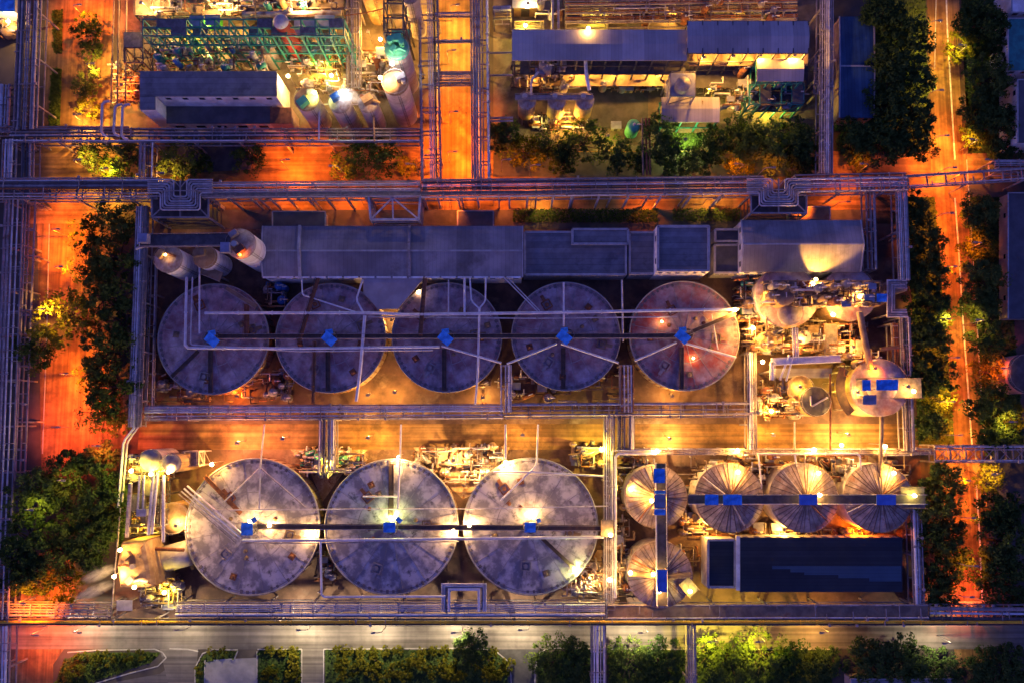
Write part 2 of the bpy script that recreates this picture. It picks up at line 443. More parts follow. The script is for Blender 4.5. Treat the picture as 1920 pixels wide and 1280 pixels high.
# pale centre line of the street and kerbs
for pts in ([(1772, -60), (1776, 60), (1783, 180), (1790, 300)], [(1790, 372), (1797, 470), (1805, 600), (1814, 720), (1822, 835)], [(1830, 905), (1836, 1000), (1841, 1120)]):
    mb = MB()
    for (a, b) in zip(pts, pts[1:]):
        A, B = P(*a), P(*b)
        mb.beam(A + Vector((0, 0, .12)), B + Vector((0, 0, .12)), 0.42, 0.05)
    struct('road_marking', mb, 'paint_white')
def kerb(pts, w=0.3, h=0.16):
    mb = MB()
    for a, b in zip(pts, pts[1:]):
        A, B = P(*a), P(*b)
        mb.beam(A + Vector((0, 0, h / 2)), B + Vector((0, 0, h / 2)), w, h)
    struct('kerb', mb, 'kerb')
kerb([(127, 1222), (180, 1218), (290, 1216), (305, 1222)])
kerb([(483, 1216), (566, 1216), (566, 1340)])
kerb([(607, 1340), (607, 1216), (900, 1214), (930, 1220), (952, 1238), (958, 1265), (960, 1340)])
kerb([(1000, 1340), (1004, 1250), (1012, 1222), (1030, 1214), (1110, 1214)])
kerb([(1142, 1216), (1285, 1216)]); kerb([(1308, 1216), (1560, 1216)])
kerb([(366, 1340), (366, 1250), (380, 1224), (400, 1217), (446, 1217)])
kerb([(1756, -60), (1752, 130)]); kerb([(1812, 300), (1846, 835)])
kerb([(93, 420), (88, 640), (80, 850)]); kerb([(820, -60), (820, 330)]); kerb([(898, -60), (898, 330)])
struct('dark_paving_and_shade', MB().sheet(poly([(300, 394), (1640, 394), (1640, 430), (300, 430)]), 0.10), 'asphalt')  # shade behind the mill, laid as a dark sheet
struct('dark_paving_and_shade', MB().sheet(poly([(300, 262), (480, 262), (470, 318), (300, 330)]), 0.10), 'asphalt')  # tree shade between the racks, laid as a dark sheet
struct('dark_paving_and_shade', MB().sheet(poly([(925, 286), (1560, 286), (1560, 332), (925, 332)]), 0.10), 'asphalt')  # shade along the tree row, laid as a dark sheet
struct('street_side_strip', MB().sheet(poly([(1795, 60), (1808, 60), (1822, 290), (1806, 290)]), 0.12), 'slab')
struct('paved_court', MB().sheet(poly([(384, 1236), (482, 1232), (482, 1340), (384, 1340)]), 0.11), 'concrete')
kerb([(384, 1340), (384, 1238), (440, 1234), (446, 1219)]); kerb([(482, 1340), (482, 1220)])
kerb([(305, 1222), (312, 1232), (296, 1248), (240, 1262), (180, 1280), (140, 1300)]); kerb([(372, 1220), (352, 1216), (318, 1215)])
struct('rusty_yard', MB().sheet(poly([(775, 838), (955, 838), (930, 905), (868, 935), (810, 880)]), 0.075), 'mottled')
struct('pump_pit_floor', MB().sheet(poly([(545, 842), (690, 842), (640, 890), (605, 940), (580, 880)]), 0.075), 'mottled')
struct('pump_pit_floor', MB().sheet(poly([(1120, 1030), (1134, 1030), (1134, 1118), (1050, 1118), (1095, 1075)]), 0.075), 'mottled')
# small beds of grass and low cover
def grass_bed(pts, z=0.12, n=900, m='leaf2', seed=1):
    rr = random.Random(seed)
    q = poly(pts, 0)
    struct('planting_bed', MB().sheet(q, z), 'grass')
    xs = [p.x for p in q]; ys = [p.y for p in q]
    def inside(x, y):
        c = False
        for i in range(len(q)):
            a, b = q[i], q[i - 1]
            if (a.y > y) != (b.y > y) and x < (b.x - a.x) * (y - a.y) / (b.y - a.y) + a.x: c = not c
        return c
    mb = MB()
    k = 0
    while k < n:
        x, y = rr.uniform(min(xs), max(xs)), rr.uniform(min(ys), max(ys))
        k += 1
        if not inside(x, y): continue
        h = rr.uniform(.15, .5); a = rr.uniform(0, 6.28); w = rr.uniform(.2, .45)
        dx, dy = math.cos(a) * w, math.sin(a) * w
        mb.add([(x - dx, y - dy, z), (x + dx, y + dy, z), (x + dx * .5 - dy, y + dy * .5 + dx, z + h), (x - dx * .5 - dy, y - dy * .5 + dx, z + h)], [(0, 1, 2, 3)])
    mb.build('grass', m, kind='stuff')
grass_bed([(98, 130), (116, 130), (113, 236), (92, 236)], seed=2)
grass_bed([(100, 20), (118, 20), (117, 100), (101, 100)], seed=3, n=500)
grass_bed([(610, 1218), (900, 1217), (930, 1223), (950, 1240), (955, 1340), (610, 1340)], n=2600, seed=4, m='leaf')
grass_bed([(485, 1218), (563, 1218), (563, 1340), (485, 1340)], n=900, seed=5, m='leaf')
grass_bed([(120, 1236), (160, 1222), (300, 1222), (285, 1240), (180, 1275), (120, 1290), (100, 1290)], n=1800, seed=6)
grass_bed([(368, 1252), (382, 1227), (400, 1219), (446, 1219), (440, 1234), (385, 1240), (378, 1340), (368, 1340)], n=700, seed=7)
grass_bed([(1010, 1222), (1110, 1217), (1110, 1340), (1003, 1340)], n=1000, seed=8, m='leaf')
grass_bed([(1142, 1218), (1284, 1218), (1284, 1340), (1142, 1340)], n=1400, seed=9, m='leaf')
grass_bed([(1308, 1218), (1560, 1218), (1560, 1340), (1308, 1340)], n=2000, seed=10, m='leaf')
grass_bed([(1700, 370), (1752, 370), (1790, 835), (1722, 835)], n=2500, seed=11, m='leaf')
grass_bed([(1812, 370), (1880, 370), (1920, 835), (1850, 835)], n=2500, seed=12, m='leaf')
grass_bed([(1640, -40), (1735, -40), (1740, 285), (1570, 285)], n=2500, seed=13, m='leaf')
grass_bed([(1800, -40), (1890, -40), (1890, 288), (1815, 288)], n=2200, seed=14, m='leaf')
grass_bed([(228, 925), (236, 925), (232, 1020), (222, 1020)], n=200, seed=15)
grass_bed([(1240, 250), (1318, 250), (1310, 282), (1240, 282)], n=120, seed=16)
# low hedge strip behind the mill roof
# ------------------------------------------------------------------ trees
def crown_mesh(name, seed, r, hgt, clumps, leaves, ls, m, flat=0.62, gap=0.0):
    rr = random.Random(seed)
    mb = MB()
    cs = []
    for i in range(clumps):
        a = rr.uniform(0, 6.283)
        q = math.sqrt(rr.uniform(0.0, 1.0)) * r * 0.92
        zz = hgt * (0.45 + 0.5 * rr.random() * (1 - 0.45 * (q / r) ** 2))
        q *= rr.uniform(0.85, 1.2)
        cs.append((math.cos(a) * q, math.sin(a) * q, zz, r * rr.choice((.14, .18, .22, .28, .36))))
    for cx, cy, cz, cr in cs:
        for j in range(leaves):
            u = rr.uniform(-1, 1); a = rr.uniform(0, 6.283)
            k = (rr.random() ** 0.4) * cr
            w = math.sqrt(1 - u * u)
            d = Vector((math.cos(a) * w, math.sin(a) * w, u))
            p = Vector((cx, cy, cz)) + Vector((d.x * k, d.y * k, d.z * k * flat))
            nrm = (d + Vector((rr.uniform(-1, 1), rr.uniform(-1, 1), rr.uniform(-.4, 1.2)))).normalized()
            t = nrm.cross(Vector((rr.uniform(-1, 1), rr.uniform(-1, 1), rr.uniform(-1, 1)))).normalized()
            b = nrm.cross(t)
            s = ls * rr.uniform(0.6, 1.35)
            mb.add([p - t * s, p + b * s * .5, p + t * s, p - b * s * .5], [(0, 1, 2, 3)])
    me = bpy.data.meshes.new(name)
    me.from_pydata(mb.v, [], mb.f)
    me.update()
    me.materials.append(MT[m])
    return me, cs
def trunk_mesh(name, seed, hgt, cs):
    rr = random.Random(seed)
    mb = MB()
    top = Vector((rr.uniform(-.4, .4), rr.uniform(-.4, .4), hgt * .55))
    def limb(a, b, r0, r1):
        d = b - a
        n = 7
        u = d.normalized().orthogonal().normalized(); w = d.normalized().cross(u)
        vs = [a + (u * math.cos(6.283 * i / n) + w * math.sin(6.283 * i / n)) * r0 for i in range(n)]
        vs += [b + (u * math.cos(6.283 * i / n) + w * math.sin(6.283 * i / n)) * r1 for i in range(n)]
        mb.add(vs, [(i, (i + 1) % n, n + (i + 1) % n, n + i) for i in range(n)], True)
    limb(Vector((0, 0, -.05)), top, hgt * .035, hgt * .02)
    for c in cs[::2]:
        st = Vector((0, 0, 0)).lerp(top, rr.uniform(.6, 1))
        limb(st, Vector(c[:3]), hgt * .014, hgt * .004)
    me = bpy.data.meshes.new(name)
    me.from_pydata([tuple(p) for p in mb.v], [], mb.f)
    me.polygons.foreach_set('use_smooth', [True] * len(mb.f))
    me.update()
    me.materials.append(MT['bark'])
    return me
TREES = {}
def kind_of_tree(key, **k):
    TREES[key] = []
    for i in range(4):
        cm, cs = crown_mesh('crown', hash(key) % 97 + i if False else sum(map(ord, key)) + i * 13, **k)
        TREES[key].append((cm, trunk_mesh('trunk', i + 5, k['hgt'], cs), k['r'], k['hgt']))
kind_of_tree('dense', r=5.0, hgt=9.0, clumps=52, leaves=62, ls=0.34, m='leaf')
kind_of_tree('loose', r=5.0, hgt=9.0, clumps=44, leaves=44, ls=0.34, m='leaf2')
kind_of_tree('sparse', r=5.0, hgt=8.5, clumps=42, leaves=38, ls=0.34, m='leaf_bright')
kind_of_tree('shrub', r=1.6, hgt=2.6, clumps=14, leaves=60, ls=0.17, m='leaf_bright')
kind_of_tree('ball', r=1.3, hgt=1.7, clumps=30, leaves=40, ls=0.14, m='leaf_bright')
_tc = [0]
CROWNS = []
def tree(px, py, rpx, key='dense', label='', group=None, h=1.0, name='tree', cat='tree', yaw=None):
    _tc[0] += 1
    i = _tc[0]
    cm, tm, r, hg = TREES[key][i % 4]
    s = M(rpx) * 0.97 / r
    z = hg * s * h
    p = P(px, py, z * 0.75)
    CROWNS.append((px, py, rpx, z))
    root = thing(name, label, cat, (p.x, p.y, 0), group)
    root.rotation_euler = (0, 0, (i * 2.399) % 6.283)
    for nm, me in (('crown', cm), ('trunk', tm)):
        o = bpy.data.objects.new(nm, me)
        C.objects.link(o)
        o.parent = root
        o.scale = (s, s, s * h)
    return root
def row(lst, key, where, start, group, h=1.0, desc='dark green'):
    for i, t in enumerate(lst):
        k = t[3] if len(t) > 3 else key
        extra = t[4] if len(t) > 4 else desc
        tree(t[0], t[1], t[2], k, f'{extra} tree {where}, {ORD[i]} from {start}', group, h)
row([(218, 410, 44), (160, 438, 34, 'loose', 'open branched'), (212, 478, 48), (158, 500, 34, 'loose', 'thin'), (194, 545, 50), (222, 602, 46),
     (112, 590, 56, 'sparse', 'orange-lit'), (200, 660, 50), (60, 655, 42, 'loose', 'small dark'), (172, 705, 32, 'loose', 'dark'),
     (208, 722, 50), (182, 772, 38, 'loose', 'spreading'), (222, 790, 28)], 'loose', 'by the orange street', 'the top of the left row', 'trees lining the left street')
row([(60, 930, 50), (130, 880, 42), (182, 868, 40), (190, 940, 46), (118, 960, 46, 'loose', 'lamp-lit green'), (40, 1015, 52), (100, 1035, 50, 'loose', 'shaded'), (165, 1010, 48),
     (200, 985, 36), (110, 1095, 36, 'sparse', 'orange-lit'), (45, 1085, 46)], 'dense', 'in the corner grove', 'the top of the lower left grove', 'trees in the lower left grove')
row([(160, 48, 30), (168, 92, 24), (160, 150, 30, 'loose'), (163, 198, 26, 'sparse', 'yellowish')], 'loose', 'on the upper left street', 'the top edge', 'trees on the upper left street')
row([(172, 286, 34), (203, 314, 28, 'sparse', 'yellow-lit'), (236, 296, 38), (330, 298, 38), (370, 306, 28), (465, 294, 32), (650, 298, 36), (705, 296, 42), (764, 312, 20, 'sparse', 'orange-lit')],
    'loose', 'between the two pipe racks', 'the left end of the verge', 'trees on the verge between racks')
row([(945, 256, 36), (985, 284, 36, 'sparse', 'orange-lit'), (1032, 272, 34, 'loose', 'lamp-lit'), (1058, 300, 28), (1096, 262, 42, 'loose', 'tall lamp-lit'), (1156, 288, 34), (1200, 300, 26), (1238, 252, 42), (1260, 300, 34), (1305, 300, 34), (1345, 268, 38), (1386, 302, 30, 'sparse', 'orange-lit'),
     (1396, 256, 42), (1440, 272, 46), (1494, 262, 44), (1500, 300, 34)], 'dense', 'below the steel sheds', 'the top road', 'trees in the row under the sheds')
row([(1662, 25, 46), (1706, 62, 50), (1676, 120, 46), (1724, 140, 40), (1668, 190, 44), (1718, 212, 44), (1602, 258, 40), (1660, 262, 46), (1722, 268, 38), (1612, 300, 24, 'sparse', 'orange-lit')],
    'dense', 'beside the blue roof', 'the top of its grove', 'trees around the blue roofed building')
row([(1806, 82, 34, 'sparse', 'yellow-lit'), (1850, 30, 48), (1858, 140, 44), (1842, 205, 38), (1828, 248, 30, 'sparse', 'orange-lit'), (1876, 225, 40), (1886, 285, 30), (1880, 85, 34)],
    'dense', 'across the street from the blue roof', 'the top right corner', 'trees on the far side of the upper right street')
row([(1722, 390, 38), (1736, 448, 42), (1742, 508, 42), (1745, 568, 42), (1768, 600, 22, 'sparse', 'yellow-lit'), (1742, 636, 44), (1745, 700, 46), (1766, 745, 34, 'sparse', 'yellow-lit'), (1750, 792, 36)],
    'dense', 'between compound and street', 'the crossing', 'trees between compound and right street')
row([(1842, 392, 36), (1836, 458, 34, 'sparse', 'orange-lit'), (1846, 520, 40), (1842, 578, 38), (1852, 640, 38, 'loose', 'lamp-lit green'), (1858, 698, 34, 'sparse', 'thin'), (1862, 758, 42), (1872, 812, 38), (1902, 785, 26, 'sparse', 'orange-lit')],
    'dense', 'on the outer side of the street', 'the crossing', 'trees on the outer side of the right street')
row([(1768, 908, 42), (1758, 962, 45), (1772, 1012, 46), (1788, 1062, 42), (1768, 1104, 38)], 'dense', 'by the navy roof', 'the footbridge', 'trees between navy roof and street')
row([(1862, 898, 30, 'sparse', 'orange-lit'), (1880, 958, 44), (1890, 1020, 46), (1878, 1082, 46), (1908, 1128, 30)], 'dense', 'on the outer pavement', 'the footbridge', 'trees on the outer pavement below the footbridge')
row([(1036, 1236, 42, 'loose'), (1080, 1242, 38), (1180, 1240, 42, 'loose'), (1240, 1246, 44), (1332, 1226, 34, 'loose', 'lamp-lit'), (1372, 1236, 42, 'loose', 'lamp-lit'), (1432, 1232, 44, 'loose', 'lamp-lit'), (1484, 1246, 38), (1554, 1250, 34),
     (1640, 1246, 44), (1700, 1242, 44), (1762, 1262, 40), (1838, 1258, 40), (1892, 1250, 42)], 'dense', 'along the bottom road', 'the grey drive', 'trees along the bottom road', .62)
row([(885, 1222, 36)], 'dense', 'in the planted bed', 'the grey drive', 'tree in the bed')
# shrubs in the beds of the bottom road
i = 0
for x in (505, 528, 548, 632, 652, 676, 700, 722, 745, 790, 812, 834, 860, 925):
    tree(x, 1219 + (i * 7) % 4, 10, 'ball', f'clipped round shrub edging the planted beds, {ORD[i]} from the left', 'clipped shrubs along the bottom road', name='shrub', cat='shrub')
    i += 1
rr = random.Random(4)
for j in range(64):
    x = rr.uniform(625, 955) if j < 54 else rr.uniform(495, 556)
    y = rr.uniform(1236, 1270)
    tree(x, y, rr.uniform(8, 14), 'shrub', 'yellow-green leafy shrub amid the planted beds of the bottom road', 'loose shrubs in the beds', name='shrub', cat='shrub')
for j, (x, y, r) in enumerate([(150, 1240, 16), (178, 1236, 14), (205, 1232, 13), (235, 1230, 12), (262, 1228, 10), (130, 1262, 15), (395, 1222, 9), (420, 1221, 9), (372, 1255, 9)]):
    tree(x, y, r, 'shrub', 'low green shrub in the small lawns near the lower left drive', 'low shrubs by the drive', name='shrub', cat='shrub')
def hedge(x0, x1, y0, y1, h, label, seed):
    rr = random.Random(seed)
    a, b = P(x0, y0, h), P(x1, y1, h)
    root = thing('hedge', label, 'hedge', ((a.x + b.x) / 2, (a.y + b.y) / 2, 0))
    mb = MB()
    for i in range(int(abs(b.x - a.x) * abs(a.y - b.y) * 14)):
        p = Vector((rr.uniform(a.x, b.x), rr.uniform(a.y, b.y), h * rr.uniform(.3, 1.05)))
        t = Vector((rr.uniform(-1, 1), rr.uniform(-1, 1), rr.uniform(-.5, .5))).normalized() * .3
        u = t.cross(Vector((rr.uniform(-.5, .5), rr.uniform(-.5, .5), 1))).normalized() * .17
        mb.add([p - t, p + u, p + t, p - u], [(0, 1, 2, 3)])
    mb.build('leaves', 'leaf', root)
    st = MB()
    n = 24
    for i in range(n):
        x = a.x + (b.x - a.x) * (i + .5) / n
        st.tube([(x, (a.y + b.y) / 2, 0), (x, (a.y + b.y) / 2, h * .8)], .06, 5)
    st.build('stems', 'bark', root)
hedge(962, 1234, 391, 416, 1.6, 'long dark clipped hedge behind the stepped roofs', 31)
hedge(1262, 1392, 391, 414, 1.6, 'short dark clipped hedge behind the white walled block', 32)
# ------------------------------------------------------------------ buildings
def building(label, rect, z, roof='roof', wall='white_wall', z0=0.0, gable=0.0, parapet=0.0, name='building', windows='s', wn=10, wh=1.1, door=None,
             ridges=(), over=0.25, trim=True, lit=None, cat='building', inset=0.0):
    x0, y0, x1, y1 = rect
    q = [P(x0, y1, z), P(x1, y1, z), P(x1, y0, z), P(x0, y0, z)]       # sw se ne nw
    c = sum(q, Vector()) / 4
    root = thing(name, label, cat, (c.x, c.y, z0))
    sw, se, ne, nw = [Vector((p.x, p.y)) for p in q]
    cc = Vector((c.x, c.y))
    def shrink(p, d):
        return p + (cc - p).normalized() * d
    w = MB()
    wp = [shrink(p, over) for p in (sw, se, ne, nw)]
    zt = z - 0.3 if not parapet else z
    if parapet:
        zr = z - parapet
        n = 4
        inn = [shrink(p, over + .55) for p in (sw, se, ne, nw)]
        for i in range(4):
            a, b, c2, d = wp[i], wp[(i + 1) % 4], inn[(i + 1) % 4], inn[i]
            w.prism([a, b, c2, d], z0, z - .12)
        wallo = w.build('wall', wall, root)
        MB().prism([shrink(p, over + .56) for p in (sw, se, ne, nw)], zr - .3, zr).build('roof', roof, root)
        t = MB()
        for i in range(4):
            a, b = shrink([sw, se, ne, nw][i], over + .27), shrink([sw, se, ne, nw][(i + 1) % 4], over + .27)
            t.beam((a.x, a.y, z - .04), (b.x, b.y, z - .04), .62, .14)
        t.build('coping', 'trim', root)
    else:
        w.prism(wp, z0, z - .29 - gable)
        if gable:
            for a, b_ in ((wp[0], wp[3]), (wp[2], wp[1])):
                m_ = (a + b_) / 2
                inw = (cc - m_).normalized() * .3
                w.add([(a.x, a.y, z - .29 - gable), (b_.x, b_.y, z - .29 - gable), (m_.x, m_.y, z - .3),
                       (a.x + inw.x, a.y + inw.y, z - .29 - gable), (b_.x + inw.x, b_.y + inw.y, z - .29 - gable), (m_.x + inw.x, m_.y + inw.y, z - .3)],
                      [(0, 1, 2), (5, 4, 3), (0, 2, 5, 3), (1, 4, 5, 2)])
        w.build('wall', wall, root)
        r = MB()
        if gable:
            mw, me_ = (sw + nw) / 2, (se + ne) / 2
            vs = []
            for p, h in ((sw, z - gable), (se, z - gable), (me_, z), (ne, z - gable), (nw, z - gable), (mw, z)):
                vs.append((p.x, p.y, h))
            vs2 = [(a, b, h - .28) for a, b, h in vs]
            n = 6
            r.add(vs + vs2, [(0, 1, 2, 5), (5, 2, 3, 4), (11, 8, 7, 6), (10, 9, 8, 11), (0, 6, 7, 1), (1, 7, 8, 2), (2, 8, 9, 3), (3, 9, 10, 4), (4, 10, 11, 5), (5, 11, 6, 0)])
        else:
            r.prism([sw, se, ne, nw], z - .3, z)
        ro = r.build('roof', roof, root)
        if trim:
            t = MB()
            for a, b in ((sw, nw), (se, ne)):
                if gable:
                    m_ = (a + b) / 2
                    t.beam((a.x, a.y, z - gable + .1), (m_.x, m_.y, z + .1), .35, .2); t.beam((m_.x, m_.y, z + .1), (b.x, b.y, z - gable + .1), .35, .2)
                else:
                    t.beam((a.x, a.y, z + .06), (b.x, b.y, z + .06), .35, .16)
            if not gable: t.beam((nw.x, nw.y, z + .07), (ne.x, ne.y, z + .07), .3, .14)
            if gable:
                a, b = (sw + nw) / 2, (se + ne) / 2
                t.beam((a.x, a.y, z + .06), (b.x, b.y, z + .06), .45, .1)
            t.build('ridge_flashing', 'trim', ro)
        for fx, hh in ridges:
            rd = MB()
            a, b = sw.lerp(se, fx), nw.lerp(ne, fx)
            m_ = (a + b) / 2
            rd.beam((a.x, a.y, z - gable + hh / 2), (m_.x, m_.y, z + hh / 2), .7, hh); rd.beam((m_.x, m_.y, z + hh / 2), (b.x, b.y, z - gable + hh / 2), .7, hh)
            rd.build('roof_upstand', 'trim' if hh > .5 else 'steel', ro)
    zw = z - gable - (1.6 if not parapet else 2.0)
    for side in windows or '':
        a, b = {'s': (wp[0], wp[1]), 'w': (wp[3], wp[0]), 'e': (wp[1], wp[2]), 'n': (wp[2], wp[3])}[side]
        n = wn if side in 'sn' else max(2, wn // 3)
        d = (b - a).normalized()
        nn = Vector((d.y, -d.x))
        L = (b - a).length
        for i in range(n):
            p = a + d * (L * (i + .5) / n) + nn * .03
            ww = min(1.5, L / n * .5)
            f = MB()
            for k in (-1, 1):
                f.beam((p.x + d.x * k * ww / 2, p.y + d.y * k * ww / 2, zw - wh / 2), (p.x + d.x * k * ww / 2, p.y + d.y * k * ww / 2, zw + wh / 2), .1, .14)
            f.beam((p.x - d.x * ww / 2, p.y - d.y * ww / 2, zw + wh / 2 + .05), (p.x + d.x * ww / 2, p.y + d.y * ww / 2, zw + wh / 2 + .05), .14, .1)
            f.beam((p.x - d.x * ww / 2, p.y - d.y * ww / 2, zw - wh / 2 - .05), (p.x + d.x * ww / 2, p.y + d.y * ww / 2, zw - wh / 2 - .05), .2, .1)
            fo = f.build('window', 'trim', root)
            MB().beam((p.x - d.x * (ww / 2 - .06), p.y - d.y * (ww / 2 - .06), zw), (p.x + d.x * (ww / 2 - .06), p.y + d.y * (ww / 2 - .06), zw), .04, wh).build('pane', 'window', fo)
    return root
def vents(root, lst, z, m='machine'):
    for x, y, s in lst:
        p = P(x, y, z)
        MB().box((p.x, p.y, z + s * .4), (s, s * .8, s * .8)).lathe((p.x, p.y, z + s * .8), [(s * .3, 0), (s * .3, .4), (.01, .5)], 10).build('roof_vent', m, root)

mill = building('long grey gabled mill building with white south wall above the five tanks', (490, 422, 980, 519), 10.5, gable=1.2, ridges=((0.145, .9), (0.565, .5)), wn=22)
gt = MB(); a, b_ = P(492, 519.5, 9.2), P(979, 519.5, 9.2)
for i in range(16):
    f0, f1 = i / 16 + .002, (i + 1) / 16 - .006
    gt.beam(a.lerp(b_, f0), a.lerp(b_, f1), .75, .3)
gt.beam(a + Vector((0, .1, -.3)), b_ + Vector((0, .1, -.3)), .4, .25)
gt.build('eave_gutter', 'white_wall', mill)
b = building('low grey stepped roof annex joining the mill, with a small raised roof box', (981, 434, 1177, 516), 8.0, 'roof_plain', 'grey_wall', parapet=.5, wn=9)
q = building('narrow raised roof box on the north edge of the stepped annex', (1070, 429, 1181, 458), 9.4, 'roof_plain', 'grey_wall', z0=8.05 - .5, parapet=.3, windows='', name='roof_box', cat='roof box')
building('small flat grey roof wedged between annex and white walled block', (1179, 433, 1233, 516), 7.6, 'roof_plain', 'grey_wall', parapet=.4, wn=3)
w = building('tall square white walled block with a low parapet between flat roofs', (1231, 422, 1332, 510), 12.5, 'roof_plain', 'white_wall', parapet=.9, windows='sw', wn=6)
building('sunken dark flat roof beside the white walled block', (1338, 429, 1393, 454), 7.5, 'roof_dark', 'grey_wall', parapet=.5, windows='')
building('larger sunken dark flat roof between white block and the crusher house', (1338, 457, 1393, 514), 7.3, 'roof_dark', 'grey_wall', parapet=.5, wn=3)
building('grey gabled house with bright white end wall, floodlit on its roof', (1394, 409, 1620, 507), 13.0, gable=2.2, windows='sw', wn=9)
building('low dark flat roofed store behind the mill, beside the orange lit road', (511, 397, 610, 425), 4.5, 'roof_dark', 'grey_wall', windows='n', wn=5)
building('small brown lean-to under the pipe rack right of the lattice frame', (858, 396, 925, 424), 4.0, 'roof_dark', 'grey_wall', windows='n', wn=3)
building('little brown shed under the rack beside the loop platform', (1480, 388, 1556, 412), 3.5, 'deck', 'grey_wall', windows='', wn=3)

# L-shaped blue-grey office of the upper left plant: high wing, white south wall and a lower wing
o = building('blue-grey flat roofed works office with white walls and a lower south wing', (262, 134, 519, 181), 14.0, 'roof_plain', 'white_wall', windows='s', wn=8, trim=False)
rb = [P(262, 180, 14), P(291, 180, 14), P(291, 206, 14), P(262, 206, 14)]
MB().prism([(p.x, p.y) for p in rb], 0, 13.7).build('wing_wall', 'white_wall', o)
MB().prism([(p.x, p.y) for p in rb], 13.7, 14.0).build('wing_roof', 'roof_plain', o)
rb = [P(312, 199, 7), P(510, 199, 7), P(510, 232, 7), P(312, 232, 7)]
MB().prism([(p.x, p.y) for p in rb], 0, 6.7).build('low_wing_wall', 'white_wall', o)
MB().prism([(p.x, p.y) for p in rb], 6.7, 7.0).build('low_wing_roof', 'roof_dark', o)
a, bq = P(312, 233, 7), P(510, 233, 7)
for i in range(5):
    x = a.x + (bq.x - a.x) * (i + .5) / 5
    MB().box((x, a.y + .12, 4.6), (2.6, .1, 1.4)).build('window', 'window', o)
rb = [P(505, 200, 9), P(545, 200, 9), P(545, 230, 9), P(505, 230, 9)]
MB().prism([(p.x, p.y) for p in rb], 0, 8.0).build('east_wing_wall', 'pink_wall', o)
MB().prism([(p.x, p.y) for p in rb], 8.0, 8.3).build('east_wing_roof', 'rust', o)
building('long blue corrugated roof building with pink end wall among trees', (1575, 30, 1640, 220), 7.0, 'roof_blue', 'pink_wall', windows='s', wn=3, gable=.5)
nv = building('navy corrugated roof hall with a newer lighter stepped patch', (1388, 1007, 1692, 1109), 8.0, 'roof_navy', 'white_wall', windows='n', wn=14, trim=False)
st = MB()
for i, (x0, x1, y0, y1) in enumerate([(1448, 1690, 1060, 1066), (1482, 1690, 1066, 1072), (1508, 1690, 1072, 1077), (1572, 1690, 1077, 1083), (1630, 1690, 1083, 1089)]):
    st.prism(poly([(x0, y0), (x1, y0), (x1, y1), (x0, y1)], 8.0), 8.0, 8.03)
st.build('roof_patch', 'roof_navy_new', nv)
building('small navy flat roof bay attached to the navy hall', (1326, 1008, 1380, 1103), 7.4, 'roof_navy', 'white_wall', windows='', trim=False, parapet=.35)
wl = MB(); a, bq = P(1384, 1004, 7.8), P(1384, 1106, 7.8); wl.beam((a.x, a.y, 7.7), (bq.x, bq.y, 7.7), 1.1, .3)
wl.build('gutter_wall', 'white_wall', nv)
building('teal roofed building cut by the upper right corner', (1890, 35, 2010, 132), 9.0, 'teal', 'white_wall', windows='sw', wn=5)
building('white roofed shed at the very top right corner', (1897, -30, 2010, 22), 9.0, 'white_wall', 'white_wall', windows='s', wn=5)
building('dark flat roof building with lit white wall at the right edge by the crossing', (1908, 150, 2010, 268), 9.0, 'roof_dark', 'white_wall', windows='w', wn=9)
building('violet grey flat roof on the right edge below the crossing', (1890, 362, 2010, 598), 4.5, 'roof_dark', 'grey_wall', windows='w', wn=9)
building('low building with dark flat roof at the bottom right edge', (1596, 1272, 1790, 1340), 5.0, 'roof_plain', 'grey_wall', windows='n', wn=8)
building('deep blue roofed hut at the top left corner', (-60, -20, 27, 22), 8.0, 'canopy', 'white_wall', windows='', trim=False)

# grey sheds on stilts over the lit upper right plant: roof, columns, lit decks
def shed(label, rect, z, decks, ncol, sl=.6, braces='steel_dark', m='roof_pale'):
    x0, y0, x1, y1 = rect
    q = [P(x0, y1, z), P(x1, y1, z), P(x1, y0, z), P(x0, y0, z)]
    c = sum(q, Vector()) / 4
    root = thing('open_shed', label, 'shed', (c.x, c.y, 0))
    r = MB()
    sw, se, ne, nw = q
    vs = [(sw.x, sw.y, z - sl), (se.x, se.y, z - sl), ((se.x + ne.x) / 2, (se.y + ne.y) / 2, z), (ne.x, ne.y, z - sl), (nw.x, nw.y, z - sl), ((sw.x + nw.x) / 2, (sw.y + nw.y) / 2, z)]
    v2 = [(a, b, h - .25) for a, b, h in vs]
    r.add(vs + v2, [(0, 1, 2, 5), (5, 2, 3, 4), (11, 8, 7, 6), (10, 9, 8, 11), (0, 6, 7, 1), (1, 7, 8, 2), (2, 8, 9, 3), (3, 9, 10, 4), (4, 10, 11, 5), (5, 11, 6, 0)])
    r.build('roof', m, root)
    for i in range(ncol):
        f = (i + .03) / (ncol - .94)
        for e0, e1 in ((sw, se), (nw, ne)):
            p = e0.lerp(e1, f)
            p = p + (c - p).normalized() * .5
            MB().box((p.x, p.y, (z - sl - .3) / 2), (.42, .42, z - sl - .3)).build('column', braces, root)
    br = MB()
    for k in range(1, int(z // 5) + 1):
        zz = k * 5 - .8
        for e0, e1 in ((sw, se), (nw, ne)):
            br.beam((e0.x, e0.y, zz), (e1.x, e1.y, zz), .25, .35)
        for i in range(ncol):
            f = (i + .03) / (ncol - .94)
            a, b_ = sw.lerp(se, f), nw.lerp(ne, f)
            br.beam((a.x, a.y, zz + .2), (b_.x, b_.y, zz + .2), .25, .35)
    br.build('bracing', braces, root)
    for dz, (u0, v0, u1, v1), dm in decks:
        MB().prism([P(u0, v1, dz), P(u1, v1, dz), P(u1, v0, dz), P(u0, v0, dz)], dz - .25, dz).build('deck', dm, root)
    return root
